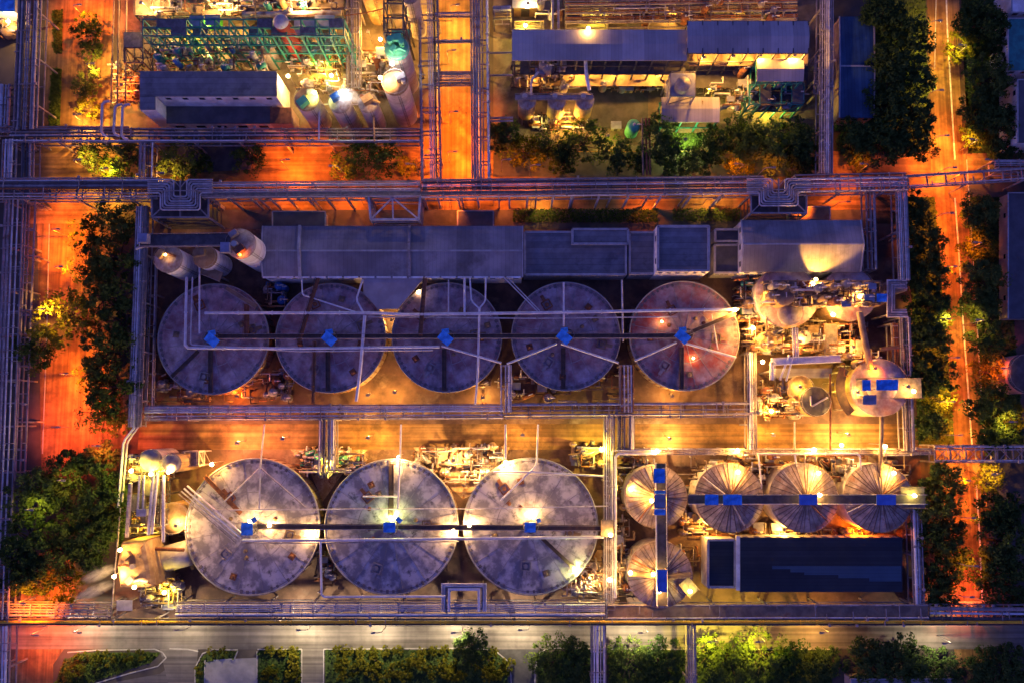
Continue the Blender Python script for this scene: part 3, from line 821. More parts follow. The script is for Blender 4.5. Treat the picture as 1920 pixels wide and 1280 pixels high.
shed('long grey roof on steel columns above the lit pump hall', (960, 54, 1289, 112), 18.0, [(11.0, (975, 108, 1285, 140), 'steel_dark'), (5.0, (970, 130, 1290, 162), 'deck')], 12)
shed('taller grey roof at the end of the row, open bright bays below it', (1289, 38, 1518, 98), 20.0, [(12.0, (1292, 90, 1515, 124), 'deck'), (6.0, (1300, 120, 1515, 165), 'steel_dark')], 9)
shed('small grey roof over a lattice frame at the right end of the sheds', (1420, 108, 1508, 151), 16.0, [(8, (1410, 150, 1505, 190), 'steel_dark')], 5, braces='teal')
shed('low square grey roof above the green lit yard', (1241, 181, 1350, 228), 9.0, [], 4, braces='teal')
# tapering porch roof of the mill and its brackets
root = thing('porch_roof', 'tapering grey porch roof jutting from the mill between two tanks', 'porch roof', P(740, 550, 0))
pr = [P(x, y, 9.0) for x, y in ((681, 521), (796, 521), (746, 580), (709, 580), (681, 550))]
MB().prism([(p.x, p.y) for p in pr], 8.6, 9.0).build('roof', 'deck_roof', root)
for p in (pr[2], pr[3], pr[4]):
    MB().beam((p.x * .999, p.y + .4, 0), (p.x * .999, p.y + .4, 8.6), .4, .4).build('post', 'steel', root)
# ------------------------------------------------------------------ the two rows of large covered tanks
def big_tank(label, px, py, rpx, z, top, hub, group, troughs, hatch_n=60, canopy='canopy', plain=False):
    c = P(px, py, z)
    r = M(rpx, z)
    root = thing('covered_tank', label, 'tank', (c.x, c.y, 0), group)
    o = (c.x, c.y, 0)
    MB().lathe(o, [(r - .25, 0), (r - .25, z - .5), (r, z - .5), (r, z - .05)], 96).build('wall', 'tank_wall', root)
    # stiffeners on the wall
    w = MB()
    for i in range(48):
        a = 2 * math.pi * i / 48
        w.box((c.x + (r - .2) * math.cos(a), c.y + (r - .2) * math.sin(a), (z - .6) / 2), (.28, .14, z - .6), a)
    w.build('wall_stiffeners', 'rust', root)
    cov = MB().lathe(o, [(.01, z + .55), (r * .5, z + .3), (r - .02, z)][::-1], 96).build('cover', top, root)
    # radial seams and the ring of little hatches near the rim
    s = MB()
    for i in range(16):
        a = 2 * math.pi * (i + .5) / 16
        s.beam((c.x + 2.5 * math.cos(a), c.y + 2.5 * math.sin(a), z + .52), (c.x + (r - 1.2) * math.cos(a), c.y + (r - 1.2) * math.sin(a), z + .07), .14, .07)
    s.lathe((c.x, c.y, 0), [(r * .5 - .1, z + .33), (r * .5 + .1, z + .33)][::-1], 64)
    s.build('seams', 'steel', cov)
    h = MB()
    for i in range(hatch_n):
        a = 2 * math.pi * i / hatch_n
        if R.random() < .16: continue
        h.box((c.x + (r - .95) * math.cos(a), c.y + (r - .95) * math.sin(a), z + .09), (R.uniform(.6, 1.0), R.uniform(.55, .8), .18), a)
    h.lathe((c.x, c.y, 0), [(r - 1.02, z + .1), (r - .88, z + .1)][::-1], 96)
    h.build('rim_hatches', 'hatch', cov)
    MB().lathe(o, [(r - .32, z - .02), (r - .32, z + .16), (r + .04, z + .16), (r + .04, z - .1)][::-1], 96).build('rim_kerb', 'concrete', cov)
    # manholes
    for i in range(6):
        a, q = R.uniform(0, 6.28), R.uniform(.3, .8) * r
        x, y = c.x + q * math.cos(a), c.y + q * math.sin(a)
        mb = MB().lathe((x, y, z + .2), [(.55, 0), (.55, .35), (.01, .4)], 12)
        mb.box((x, y, z + .26), (1.7, 1.7, .1), a)
        mb.build('manhole', 'deck' if i % 2 else 'rust', cov)
    for i in range(3):
        a, q = 2.1 * i + R.uniform(-.4, .4), R.uniform(.5, .72) * r
        x, y = c.x + q * math.cos(a), c.y + q * math.sin(a)
        u, v = Vector((math.cos(a), math.sin(a), 0)), Vector((-math.sin(a), math.cos(a), 0))
        o_ = Vector((x, y, z + .42))
        mb = MB()
        k = 1.15
        cs = [o_ + u * k + v * k, o_ - u * k + v * k, o_ - u * k - v * k, o_ + u * k - v * k]
        for p, e in zip(cs, cs[1:] + cs[:1]): mb.beam(p, e, .3, .3)
        mb.beam(o_ + u * k, o_ + u * (k + 1.8), .9, .18)
        mb.cyl((x, y, z + .3), .6, .35, 12)
        mb.build('hatch_frame', ('deck', 'rust', 'steel')[i], cov)
    # dark troughs
    for (x0, y0, x1, y1, wd, m) in troughs:
        a, b = P(x0, y0, z + .5), P(x1, y1, z + .35)
        d = (b - a).normalized(); n = Vector((-d.y, d.x, 0))
        t = MB()
        t.beam(a + Vector((0, 0, .06)), b + Vector((0, 0, .06)), wd, .12)
        for k in (-1, 1):
            t.beam(a + n * (k * wd / 2) + Vector((0, 0, .14)), b + n * (k * wd / 2) + Vector((0, 0, .14)), .12, .26)
        t.build('trough', m, cov)
    # drive platform at the hub
    hp = MB()
    hr = hub['r']
    hp.lathe((c.x, c.y, z + .4), [(hr, 0), (hr, .9), (.01, .9)], 8, smooth=False)
    dp = hp.build('drive_platform', 'steel_dark', root)
    rl = MB()
    for i in range(8):
        a, b = 2 * math.pi * i / 8, 2 * math.pi * (i + 1) / 8
        p, q = (c.x + hr * math.cos(a), c.y + hr * math.sin(a)), (c.x + hr * math.cos(b), c.y + hr * math.sin(b))
        rl.tube([(p[0], p[1], z + 1.3), (p[0], p[1], z + 2.4)], .06, 5); rl.tube([(p[0], p[1], z + 2.4), (q[0], q[1], z + 2.4)], .06, 5)
    rl.build('handrail', 'steel', dp)
    mt = MB()
    mt.cyl((c.x + .2, c.y - .9, z + 1.3), .7, 1.3, 12).box((c.x - 1.0, c.y - 1.1, z + 1.7), (1.1, .8, .8)).tube([(c.x - .4, c.y + .8, z + 1.9), (c.x + 1.5, c.y + .8, z + 1.9)], .4, 8)
    mt.build('drive_motor', 'machine', dp)
    for (dx, dy, sx, sy, rz, cm) in hub['canopies']:
        p = P(px + dx, py + dy, z + 3.9)
        cb = MB()
        a, b = math.cos(rz), math.sin(rz)
        vs = []
        for u, v, h in ((-.5, -.5, 0), (.5, -.5, 0), (.5, .5, .35), (-.5, .5, .35)):
            x, y = u * sx, v * sy
            vs.append((p.x + x * a - y * b, p.y + x * b + y * a, z + 3.75 + h))
        v2 = [(x, y, h - .1) for x, y, h in vs]
        cb.add(vs + v2, [(0, 1, 2, 3), (7, 6, 5, 4), (0, 4, 5, 1), (1, 5, 6, 2), (2, 6, 7, 3), (3, 7, 4, 0)])
        co = cb.build('canopy', cm, dp)
        ps = MB()
        for x, y, h in vs:
            ps.tube([(x * .96 + p.x * .04, y * .96 + p.y * .04, z + 1.2), (x * .96 + p.x * .04, y * .96 + p.y * .04, h - .1)], .08, 5)
        ps.build('canopy_post', 'steel', co)
    return root
ZU = 7.0
hubU = dict(r=2.1, canopies=[(-3, 2, 3.7, 2.6, math.radians(-40), 'canopy'), (-3, -11, 2.0, 1.3, math.radians(8), 'canopy')])
for i, (x, y, r, top, extra, desc) in enumerate([
        (400, 635, 104, 'tank_top', [(372, 658, 322, 706, .8, 'brown')], 'grey covered tank nearest the silos'),
        (620, 633, 103, 'tank_top', [], 'covered tank with a pale pipe line crossing it'),
        (838, 632, 103, 'tank_top', [], 'covered tank behind the tapering porch roof, middle of the row'),
        (1061, 630, 102, 'tank_top', [], 'covered tank with two white pipes meeting at its hub'),
        (1283, 629, 103, 'tank_top3', [], 'red stained covered tank lit by the bright flood at its right')]):
    big_tank(f'{desc}, {ORD[i]} of five', x, y, r, ZU, top, hubU, 'five covered tanks below the mill', [(x - 5, y + 22, x - 5, y + r - 3, 1.05, 'brown')] + extra)
ZL = 7.0
for i, (x, y, r, tr, can, desc) in enumerate([
        (474, 986, 123, [(452, 962, 384, 892, 1.0, 'rust')], [(-11, 5, 3.0, 3.2, 0, 'canopy'), (2, -12, 1.4, 1.2, .6, 'canopy')], 'large covered tank with a diagonal pipe rack over its edge'),
        (734, 986, 122, [(733, 965, 734, 868, 1.2, 'brown')], [(-4, 2, 3.1, 2.6, 0, 'canopy'), (14, -12, 1.6, 1.3, -.7, 'canopy')], 'large covered tank with a brown trough running up to its rim'),
        (995, 985, 123, [(1016, 1008, 1078, 1066, .8, 'brown')], [(-1, 3, 2.9, 2.6, 0, 'canopy'), (15, -10, 1.1, 1.1, .5, 'canopy')], 'large covered tank with a greenish lit lower edge')]):
    big_tank(f'{desc}, {ORD[i]} of three', x, y, r, ZL, 'tank_top2', dict(r=2.0, canopies=can), 'three large covered tanks of the lower row', tr, 66)

# bridges carrying the drives across each row
def bridge(label, a, b, z, wd, rail=True, m='brown', name='tank_bridge', cat='walkway', posts=6, post_to=None, rail_m='steel', th=.5):
    A, B = P(*a, z), P(*b, z)
    c = (A + B) / 2
    root = thing(name, label, cat, (c.x, c.y, post_to or 0))
    d = (B - A).normalized(); n = Vector((-d.y, d.x, 0))
    MB().beam(A - Vector((0, 0, .1)), B - Vector((0, 0, .1)), wd, .2).build('walkway', m, root)
    for k in (-1, 1):
        g = MB()
        g.beam(A + n * (k * wd / 2) - Vector((0, 0, th / 2 - .1)), B + n * (k * wd / 2) - Vector((0, 0, th / 2 - .1)), .14, th)
        g.build('girder', rail_m if k < 0 else m, root)
        if rail:
            h = MB()
            L = (B - A).length
            h.tube([A + n * (k * wd / 2) + Vector((0, 0, 1.1)), B + n * (k * wd / 2) + Vector((0, 0, 1.1))], .055, 5)
            for i in range(int(L / 3) + 1):
                p = A + d * min(L, i * 3.0) + n * (k * wd / 2)
                h.tube([p, p + Vector((0, 0, 1.1))], .05, 4)
            h.build('handrail', rail_m, root)
    for i in range(posts):
        f = (i + .5) / posts
        p = A.lerp(B, f)
        MB().box((p.x, p.y, ((post_to or 0) + z - th) / 2), (.45, .45, z - th - (post_to or 0))).build('post', 'steel', root)
    return root
bridge('dark walkway bridge running over all five upper tanks', (395, 631), (1270, 630), 9.0, 1.15, posts=5, m='brown')
bridge('sloping brown walkway from the last upper tank hub to the bright flood', (1290, 625), (1378, 588), 9.0, 1.0, posts=1, m='brown')
bridge('dark walkway bridge over the three large lower tanks', (470, 986), (1130, 989), 9.2, 1.25, posts=4, m='brown')
# ------------------------------------------------------------------ pipe racks
def rack(label, a, b, wpx, z, pipes, name='pipe_rack', cat='pipe rack', step=6.0, colstep=2, walkway=None, brace=False, lower=True, frame='steel', cols=True, deck=None, group=None, rails=False):
    A, B = P(*a, z), P(*b, z)
    c = (A + B) / 2
    root = thing(name, label, cat, (c.x, c.y, 0), group)
    d = (B - A).normalized(); n = Vector((d.y, -d.x, 0))
    if n.y > 0 and abs(n.y) > abs(n.x): n = -n         # positive offset: down or right in plan
    if abs(n.x) >= abs(n.y) and n.x < 0: n = -n
    L = (B - A).length
    W = M(wpx, z)
    up = Vector((0, 0, 1))
    f = MB()
    for k in (-1, 1):
        f.beam(A + n * (k * W / 2) - up * .25, B + n * (k * W / 2) - up * .25, .32, .5)
        if lower: f.beam(A + n * (k * W / 2) - up * 3.2, B + n * (k * W / 2) - up * 3.2, .28, .4)
    N = max(2, int(round(L / step)))
    for i in range(N + 1):
        p = A + d * (L * (.006 + .988 * i / N))
        f.beam(p - n * (W / 2) - up * .27, p + n * (W / 2) - up * .27, .3, .38)
        if lower: f.beam(p - n * (W / 2) - up * 3.2, p + n * (W / 2) - up * 3.2, .26, .32)
        if brace and i < N:
            q = A + d * (L * (.006 + .988 * (i + 1) / N))
            f.beam(p - n * (W / 2) - up * .3, q + n * (W / 2) - up * .3, .16, .16)
            f.beam(p + n * (W / 2) - up * .31, q - n * (W / 2) - up * .31, .16, .16)
    rr = random.Random(int(L * 10) + int(abs(a[0]) + abs(a[1])))
    for i in range(N * 2):                     # clamps and guides standing over the pipes, tied to the side beams
        if rr.random() < .45: continue
        p = A + d * (L * (i + rr.uniform(.2, .8)) / (N * 2))
        k = rr.choice((-1, 1)); q = rr.uniform(.15, .95)
        e = p + n * (k * W / 2)
        f.beam(e - up * .3, e + up * .95, .16, .16)
        f.beam(e + up * .9, p + n * (k * W / 2 - k * W * q) + up * .9, .2, .16)
        if rr.random() < .4: f.box((e.x, e.y, e.z + 1.1), (.6, .6, .5))
    f.build('frame', frame, root)
    if cols:
        mesh = None
        for i in range(0, N + 1, colstep):
            p = A + d * (L * (.006 + .988 * i / N))
            for k in (-1, 1):
                q = p + n * (k * W / 2)
                if mesh is None:
                    o = MB().box((q.x, q.y, (z - .5) / 2), (.42, .42, z - .5)).build('column', frame, root)
                    mesh = o
                else:
                    o = mesh.copy(); C.objects.link(o); o.parent = root
                    o.location = Vector((q.x, q.y, 0)) - wpos(root)
    for off, r, m in pipes:
        o_ = M(off, z)
        t = MB()
        K = max(2, int(L / 14))
        t.tube([A.lerp(B, j / K) + n * (o_ + (rr.uniform(-.05, .05) if 0 < j < K else 0)) + up * (r + .02) for j in range(K + 1)], r, 8)
        for j in range(int(L / 11)):
            q = A.lerp(B, rr.random()) + n * o_ + up * (r + .02)
            t.tube([q - d * .13, q + d * .13], r * 1.4 + .04, 8)
        t.build('pipe', m, root)
    if deck:
        o0, o1, m = deck
        q = [A + n * M(o0, z), B + n * M(o0, z), B + n * M(o1, z), A + n * M(o1, z)]
        MB().prism([(p.x, p.y) for p in q], z + .02, z + .12).build('deck', m, root)
    if walkway is not None:
        o0 = M(walkway, z)
        w = 1.1
        MB().beam(A + n * o0 + up * .9, B + n * o0 + up * .9, w, .1).build('walkway', 'grating', root)
        h = MB()
        for k in (-1, 1):
            h.tube([A + n * (o0 + k * w / 2) + up * 2.0, B + n * (o0 + k * w / 2) + up * 2.0], .06, 5)
            for i in range(int(L / 3) + 1):
                p = A + d * min(L, 3.0 * i) + n * (o0 + k * w / 2)
                h.tube([p + up * .9, p + up * 2.0], .05, 4)
        h.build('handrail', 'steel', root)
    return root
def bundle(cnt, o0, o1, r0=.22, r1=.4, ms=('pipe', 'pipe_dull', 'steel', 'pipe_dull', 'pipe_bright', 'pipe', 'rust', 'steel_dark'), seed=0):
    rr = random.Random(seed)
    w = abs(o1 - o0) / cnt
    return [(o0 + (o1 - o0) * (i + .5 + rr.uniform(-.12, .12)) / cnt, w * .15 * rr.choice((.2, .28, .34, .4, .44)), ms[rr.randrange(len(ms))]) for i in range(cnt)]
def pipe(label, pts, r, m='pipe', name='pipe', cat='pipe', group=None, hangers=True):
    q = [P(*p) for p in pts]
    # round each bend with two points
    out = [q[0]]
    for i in range(1, len(q) - 1):
        a, b, c = q[i - 1], q[i], q[i + 1]
        k = min(r * 2.2, (b - a).length * .35, (c - b).length * .35)
        out += [b + (a - b).normalized() * k, b + (c - b).normalized() * k]
    out.append(q[-1])
    mb = MB().tube(out, r, 8)
    # flanges
    for a, b in zip(q, q[1:]):
        L = (b - a).length; d = (b - a).normalized() if L > .01 else None
        if d is None: continue
        for i in range(1, int(L / 9)):
            p = a + d * (L * i / int(L / 9))
            mb.tube([p - d * .12, p + d * .12], r * 1.45, 8)
    o = mb.build(name, m)
    return tag(o, label, cat, group)

ZA = 12.0
# A: main rack across the photo under the upper road
rack('broad main pipe rack from the left edge to the first loop', (-60, 354), (296, 353), 40, ZA, bundle(7, -17, 18, seed=1), step=7, brace=True, deck=(-17, -1, 'pipe_dull'))
rack('main pipe rack between the first loop and the lattice frame', (380, 357), (788, 354), 30, ZA, bundle(6, -15, 6, seed=2) + [(14, .25, 'pipe')], step=7, walkway=11)
rack('main pipe rack above the mill between the street racks and the second loop', (790, 354), (1432, 347), 34, ZA, bundle(6, -16, 4, seed=3) + [(8, .22, 'pipe'), (17, .2, 'pipe_bright')], step=5.2, walkway=12)
rack('main pipe rack from the second loop to the right corner turn', (1492, 345), (1700, 341), 34, ZA, bundle(7, -16, 10, seed=4) + [(16, .2, 'pipe')], step=6)
rack('slim pipe bridge with handrails crossing the orange street at the crossing', (1702, 341), (1990, 322), 24, 9.0, [(-9, .22, 'pipe_dull'), (9, .18, 'pipe')], step=5.5, lower=False, colstep=3, deck=None)
rack('short pipe rack bundle at the right edge by the crossing', (1866, 312), (1990, 312), 24, 8.0, bundle(6, -11, 11, seed=5), step=5)
# raking braces under rack A
br = thing('brace_row', 'row of slanting grey rack legs above the orange road behind the mill', 'rack legs', P(820, 395, 0))
for x in (392, 430, 470, 506, 540, 577, 612, 650, 690):
    MB().beam(P(x, 372, ZA - .6), P(x, 372, ZA - .6) * 1 + Vector((0, 0, -(ZA - .6))), .5, .5).build('leg', 'steel', br)
for x in (820, 858, 895, 955, 989, 1037, 1072, 1123, 1178, 1239, 1295, 1350):
    MB().beam(P(x, 369, ZA - .6), P(x, 369, ZA - .6) + Vector((0, 0, -(ZA - .6))), .5, .5).build('leg', 'pipe', br)
# B: rack of the upper left plant
rack('pipe rack below the works office, from its left turn to the street rack', (20, 254), (792, 254), 26, 9.5, bundle(5, -11, 5, seed=6) + [(11, .2, 'pipe_bright')], step=6.5, walkway=None)
rack('slim second rack just above the office rack at the left', (-40, 243), (240, 243), 10, 9.0, bundle(3, -4, 4, seed=7), step=6)
rack('vertical pipe bundle dropping from the office rack to the main rack at the first loop', (274, 268), (272, 342), 24, 9.5, bundle(5, -10, 8, seed=8) + [(13, .2, 'pipe_bright')], step=6)
rack('vertical pipe bundle at the left edge joining the two racks', (18, 262), (15, 342), 26, 9.5, bundle(4, -8, 9, seed=9, ms=('pipe', 'pipe_bright')), step=6)
rack('dull pipe pair beside the left bundle', (52, 262), (51, 342), 22, 8.5, bundle(3, -9, 9, seed=10, ms=('pipe_dull', 'steel_dark')), step=6)
# C: left edge racks
rack('long rack of pipes down the left edge, upper plant', (58, -60), (46, 244), 44, 9.5, bundle(8, -19, 19, seed=11), step=7)
rack('narrow rack with cross braces at the far upper left', (14, 160), (10, 248), 36, 8.0, bundle(3, -12, 10, seed=12), step=5, brace=True, frame='steel_dark')
rack('long rack of pipes with ladder framing down the left edge beside the orange street', (26, 372), (-4, 1160), 34, 9.5, bundle(5, -15, 2, seed=13) + [(9, .2, 'pipe')], step=6.2, walkway=None)
rack('open ladder frame beside the left edge rack', (57, 376), (36, 900), 18, 8.0, [(-7, .16, 'pipe_dull')], step=7.5, lower=False)
rack('rack continuing below the yellow pipe at the bottom left edge', (8, 1172), (4, 1330), 20, 8.0, bundle(3, -8, 8, seed=14), step=6)
# D: two street racks at the top middle
rack('street rack left of the orange upper road, thick dull pipes and ladder rail', (801, -60), (808, 338), 36, 11.0, bundle(4, -3, 14, seed=15) + [(-15, .2, 'pipe_dull')], step=7, walkway=None)
rack('street rack right of the orange upper road with a bright outer pipe', (898, -60), (902, 352), 34, 11.0, bundle(4, -14, 8, seed=16, ms=('pipe_dull', 'steel')) + [(15, .3, 'pipe_bright')], step=7)
for i, (y, w, zz) in enumerate([(28, 8, 9), (78, 4, 9), (143, 16, 9.5), (158, 6, 9)]):
    rack(f'pipe crossing over the orange upper road, {ORD[i]} from the top', (812, y), (892, y - 1), w, zz, bundle(max(2, w // 4), -w * .4, w * .4, seed=20 + i), step=5, lower=False, cols=False, group='pipe crossings over the upper road')
# E: upper right rack
rack('vertical pipe rack between the sheds and the blue roof', (1551, -60), (1549, 326), 24, 10.0, bundle(5, -11, 10, seed=25, ms=('pipe', 'pipe_bright', 'pipe_dull')), step=6, brace=False)
rack('lattice side frame beside the rack left of the blue roof', (1536, 104), (1533, 176), 14, 9.0, [(0, .14, 'pipe')], step=4, brace=True, lower=False)
# F: left rack of the compound
rack('bright pipe bundle along the left side of the tank compound', (267, 388), (252, 800), 22, 9.0, [(-9, .25, 'pipe_dull'), (-5, .24, 'pipe'), (0, .34, 'pipe_bright'), (5, .3, 'pipe_bright')], step=6.5, walkway=9)
rack('ladder framed walkway strip beside the left pipe bundle', (286, 480), (279, 775), 16, 5.0, [(-6, .16, 'pipe_dull'), (6, .16, 'pipe')], step=5.2, lower=False, frame='steel')
pipe('bright pipe kinking outwards at the lower left corner of the compound', [(253, 800, 9.4), (232, 826, 9.4), (222, 950, 9.4)], .34, 'pipe_bright')
pipe('second bright pipe kinking beside the first at the lower left corner', [(259, 800, 9.4), (239, 828, 9.4), (229, 940, 9.4)], .26, 'pipe')
pipe('thin grey pipe along the lower left compound edge', [(226, 950, 8.0), (210, 1140, 8.0)], .22, 'pipe_dull')
# G: right racks of the compound
rack('right compound rack falling from the main rack corner', (1690, 345), (1696, 525), 20, 11.0, bundle(5, -9, 8, seed=30), step=6)
rack('second right rack beside it behind the crusher house', (1632, 350), (1636, 505), 16, 10.0, bundle(3, -7, 7, seed=31), step=6)
rack('right compound rack continuing below the square pipe loop', (1697, 595), (1706, 845), 18, 9.5, bundle(4, -8, 7, seed=32), step=6)
rack('bright pipe rack right of the navy hall down to the bottom rack', (1716, 948), (1722, 1134), 14, 8.0, [(-4, .4, 'pipe_bright'), (2, .28, 'pipe'), (10, .16, 'pipe_dull')], step=6)
# H: rack between the two tank rows
rack('middle rack between the tank rows, left stretch with ladder framing', (272, 774), (944, 771), 26, 8.0, bundle(3, -12, 0, seed=33, ms=('pipe', 'pipe_bright')) + [(6, .2, 'pipe'), (11, .24, 'pipe_dull')], step=5.3)
rack('middle rack between the tank rows, right stretch', (946, 770), (1410, 767), 26, 8.0, bundle(4, -12, 1, seed=34) + [(8, .3, 'pipe_dull')], step=6)
for i, (x0, y0, x1, y1, w, n) in enumerate([(604, 786, 602, 885, 10, 3), (622, 786, 622, 880, 12, 3), (1143, 776, 1143, 1158, 17, 4), (1166, 776, 1166, 842, 10, 2), (1185, 776, 1185, 842, 8, 2), (1410, 660, 1411, 842, 15, 3)]):
    rack(['pipe pair crossing the lamp-lit lane to the pump pit between lower tanks', 'brighter pipe trio crossing the lane beside the pair', 'long vertical rack left of the cone roofed tanks', 'short pipe pair crossing the lane right of the vertical rack',
          'second short pipe pair crossing the lane', 'vertical rack from the right complex across the lane'][i], (x0, y0), (x1, y1), w, 8.0, bundle(n, -w * .42, w * .42, seed=40 + i), step=6, colstep=3)
# pipe pair risers between tanks 3-4 and 4-5
rack('pipe bundle dropping between the third and fourth upper tanks', (948, 684), (948, 772), 18, 8.2, [(-8, .18, 'pipe'), (0, .2, 'pipe'), (6, .28, 'pipe_bright'), (10, .18, 'pipe')], step=6)
rack('pipe bundle dropping between the fourth and fifth upper tanks', (1175, 684), (1176, 772), 22, 8.2, [(-10, .2, 'rust'), (-5, .2, 'pipe'), (2, .2, 'pipe'), (8, .2, 'pipe'), (11, .2, 'rust')], step=6)
# I: bottom rack with the yellow pipe
rack('bottom rack of bright pipes below the three large tanks', (330, 1142), (1134, 1142), 24, 8.5, bundle(4, -10, 4, seed=50, ms=('pipe', 'pipe_bright')) + [(8, .3, 'pipe_bright')], step=6)
rack('broad plated bottom rack below the cone roofed tanks and navy hall', (1140, 1147), (1740, 1146), 24, 8.5, [(-12, .2, 'pipe_dull'), (10, .2, 'pipe')], step=7, deck=(-11, 9, 'deck'))
rack('lit truss rack over the street at the bottom right corner', (1742, 1148), (1990, 1150), 30, 8.0, bundle(3, -12, 12, seed=51), step=4.5, brace=True)
rack('lower left rack beside the yellow pipe, under the lit machinery', (-60, 1145), (210, 1147), 26, 8.0, bundle(4, -12, 8, seed=52, ms=('pipe_dull', 'steel')), step=6, brace=True)
yr = rack('slim rack carrying the long yellow pipe along the bottom road', (-60, 1165), (1990, 1165), 9, 8.5, [(0, .36, 'yellow'), (-5, .12, 'steel_dark'), (5, .14, 'steel_dark')], step=8, lower=False)
# K: bottom crossings
rack('bluish pipe bridge over the bottom road, broad', (1123, 1168), (1123, 1330), 24, 8.0, bundle(4, -11, 11, seed=53, ms=('pipe', 'pipe_bright')), step=7)
rack('slim dull pipe bridge over the bottom road', (1297, 1168), (1299, 1330), 13, 7.5, bundle(3, -6, 6, seed=54, ms=('pipe_dull',)), step=7)
# L: covered footbridge at the right
rack('lattice footbridge over the street right of the cone roofed tanks', (1752, 850), (1990, 850), 30, 8.0, [(-13, .22, 'pipe'), (-8, .18, 'pipe_dull'), (12, .18, 'pipe')], step=4.2, brace=True, deck=None)
rack('lane side rack above the cone roofed tanks', (1160, 846), (1750, 846), 10, 7.5, bundle(3, -5, 5, seed=55, ms=('pipe_dull', 'deck')), step=7)
# expansion loops: nested U bends
def uloop(label, cx, y0, y1, z, halfw, n, sp, m=('pipe', 'pipe_dull'), r=.26, inner=None, stub=24, frame=True, sgn=1):
    c = P(cx, (y0 + y1) / 2, z)
    root = thing('pipe_loop', label, 'pipe loop', (c.x, c.y, 0))
    for i in range(n):
        h = halfw - i * sp
        b = y1 - sgn * i * sp
        yy = y0 - sgn * (n - 1 - i) * sp * .0 + sgn * (n - 1 - i) * -sp
        yy = y0 - sgn * i * sp
        pts = [(cx - halfw - stub, yy), (cx - h, yy), (cx - h, b), (cx + h, b), (cx + h, yy), (cx + halfw + stub, yy)]
        q = [P(x, y, z + .3) for x, y in pts]
        out = [q[0]]
        for j in range(1, 5):
            a, bb, d = q[j - 1], q[j], q[j + 1]
            k = min(.5, (bb - a).length * .4)
            out += [bb + (a - bb).normalized() * k, bb + (d - bb).normalized() * k]
        out.append(q[-1])
        MB().tube(out, r * (1 if i % 2 else .8), 8).build('pipe', m[i % len(m)], root)
    if frame:
        f = MB()
        w = halfw + 16
        a, b, d, e = P(cx - w, y0 + 6 * sgn, z - .6), P(cx + w, y0 + 6 * sgn, z - .6), P(cx + w, y1 + 14 * sgn, z - .6), P(cx - w, y1 + 14 * sgn, z - .6)
        for p, q in ((a, b), (b, d), (d, e), (e, a)): f.beam(p, q, .4, .5)
        mid0, mid1 = (a + b) / 2, (d + e) / 2
        f.beam(mid0 - Vector((0, 0, .03)), mid1 - Vector((0, 0, .03)), .3, .4)
        f.beam(P(cx - halfw, y1 - 2 * sgn, z - .45), e + Vector((0, 0, .15)), .3, .3); f.beam(P(cx + halfw, y1 - 2 * sgn, z - .45), d + Vector((0, 0, .15)), .3, .3)
        f.build('support_frame', 'steel', root)
        dk = [P(cx - w, y0 - 22, z - 2.0), P(cx + w, y0 - 22, z - 2.0), P(cx + w, y1 + 12, z - 2.0), P(cx - w, y1 + 12, z - 2.0)]
        MB().prism([(p.x, p.y) for p in dk], z - 2.1, z - 1.95).build('deck', 'steel_dark', root)
        tf = MB()
        tf.beam(P(cx, y0 - 24, z + .9), P(cx, y0 + 12, z + .9), .3, .3); tf.beam(P(cx - 12, y0 - 24, z + .85), P(cx, y0 - 10, z + .85), .2, .2); tf.beam(P(cx + 12, y0 - 24, z + .85), P(cx, y0 - 10, z + .85), .2, .2); tf.beam(P(cx - halfw, y0 - 4, z + .88), P(cx + halfw, y0 - 4, z + .88), .25, .25)
        tf.build('top_bracing', 'steel', root)
        for p in (a, b, d, e):
            MB().box((p.x, p.y, (z - .85) / 2), (.5, .5, z - .85)).build('column', 'steel', root)
        g = MB()
        for k in range(1, 4):
            zz = z - .6 - 3.2 * k
            for p, q in ((b, d), (d, e), (a, e)): g.beam((p.x, p.y, zz), (q.x, q.y, zz), .22, .3)
        g.beam((d.x, d.y, z - 3.8), (e.x, e.y, z - 10.2), .22, .22); g.beam((e.x, e.y, z - 3.82), (d.x, d.y, z - 10.22), .22, .22)
        g.build('side_bracing', 'steel_dark', root)
    return root
uloop('square nested pipe loop on a lattice tower above the silos', 338, 362, 394, ZA + .6, 37, 7, 4.1)
uloop('square nested pipe loop on a tower at the right above the floodlit house', 1460, 360, 386, ZA + .6, 36, 7, 4.0)
root = thing('lattice_frame', 'empty square lattice frame with star bracing hanging off the main rack', 'lattice frame', P(740, 390, 0))
f = MB()
qa = [P(x, y, ZA - .2) for x, y in ((691, 366), (788, 366), (785, 412), (695, 412))]
for p, q in zip(qa, qa[1:] + qa[:1]): f.beam(p, q, .55, .55)
apex = P(736, 371, ZA + .1)
for x, y in ((697, 410), (783, 410), (737, 411), (697, 368), (783, 368)): f.beam(apex, P(x, y, ZA + .1), .38, .38)
f.build('top_frame', 'pipe', root)
for p in qa: MB().box((p.x, p.y, (ZA - .5) / 2), (.5, .5, ZA - .5)).build('column', 'steel', root)
g = MB()
for k in range(1, 4):
    for p, q in zip(qa, qa[1:] + qa[:1]): g.beam((p.x, p.y, ZA - 3 * k), (q.x, q.y, ZA - 3 * k), .3, .35)
g.build('side_bracing', 'steel', root)
root = thing('pipe_loop', 'pale inverted U pipe loop on a box frame over the bottom rack', 'pipe loop', P(868, 1120, 0))
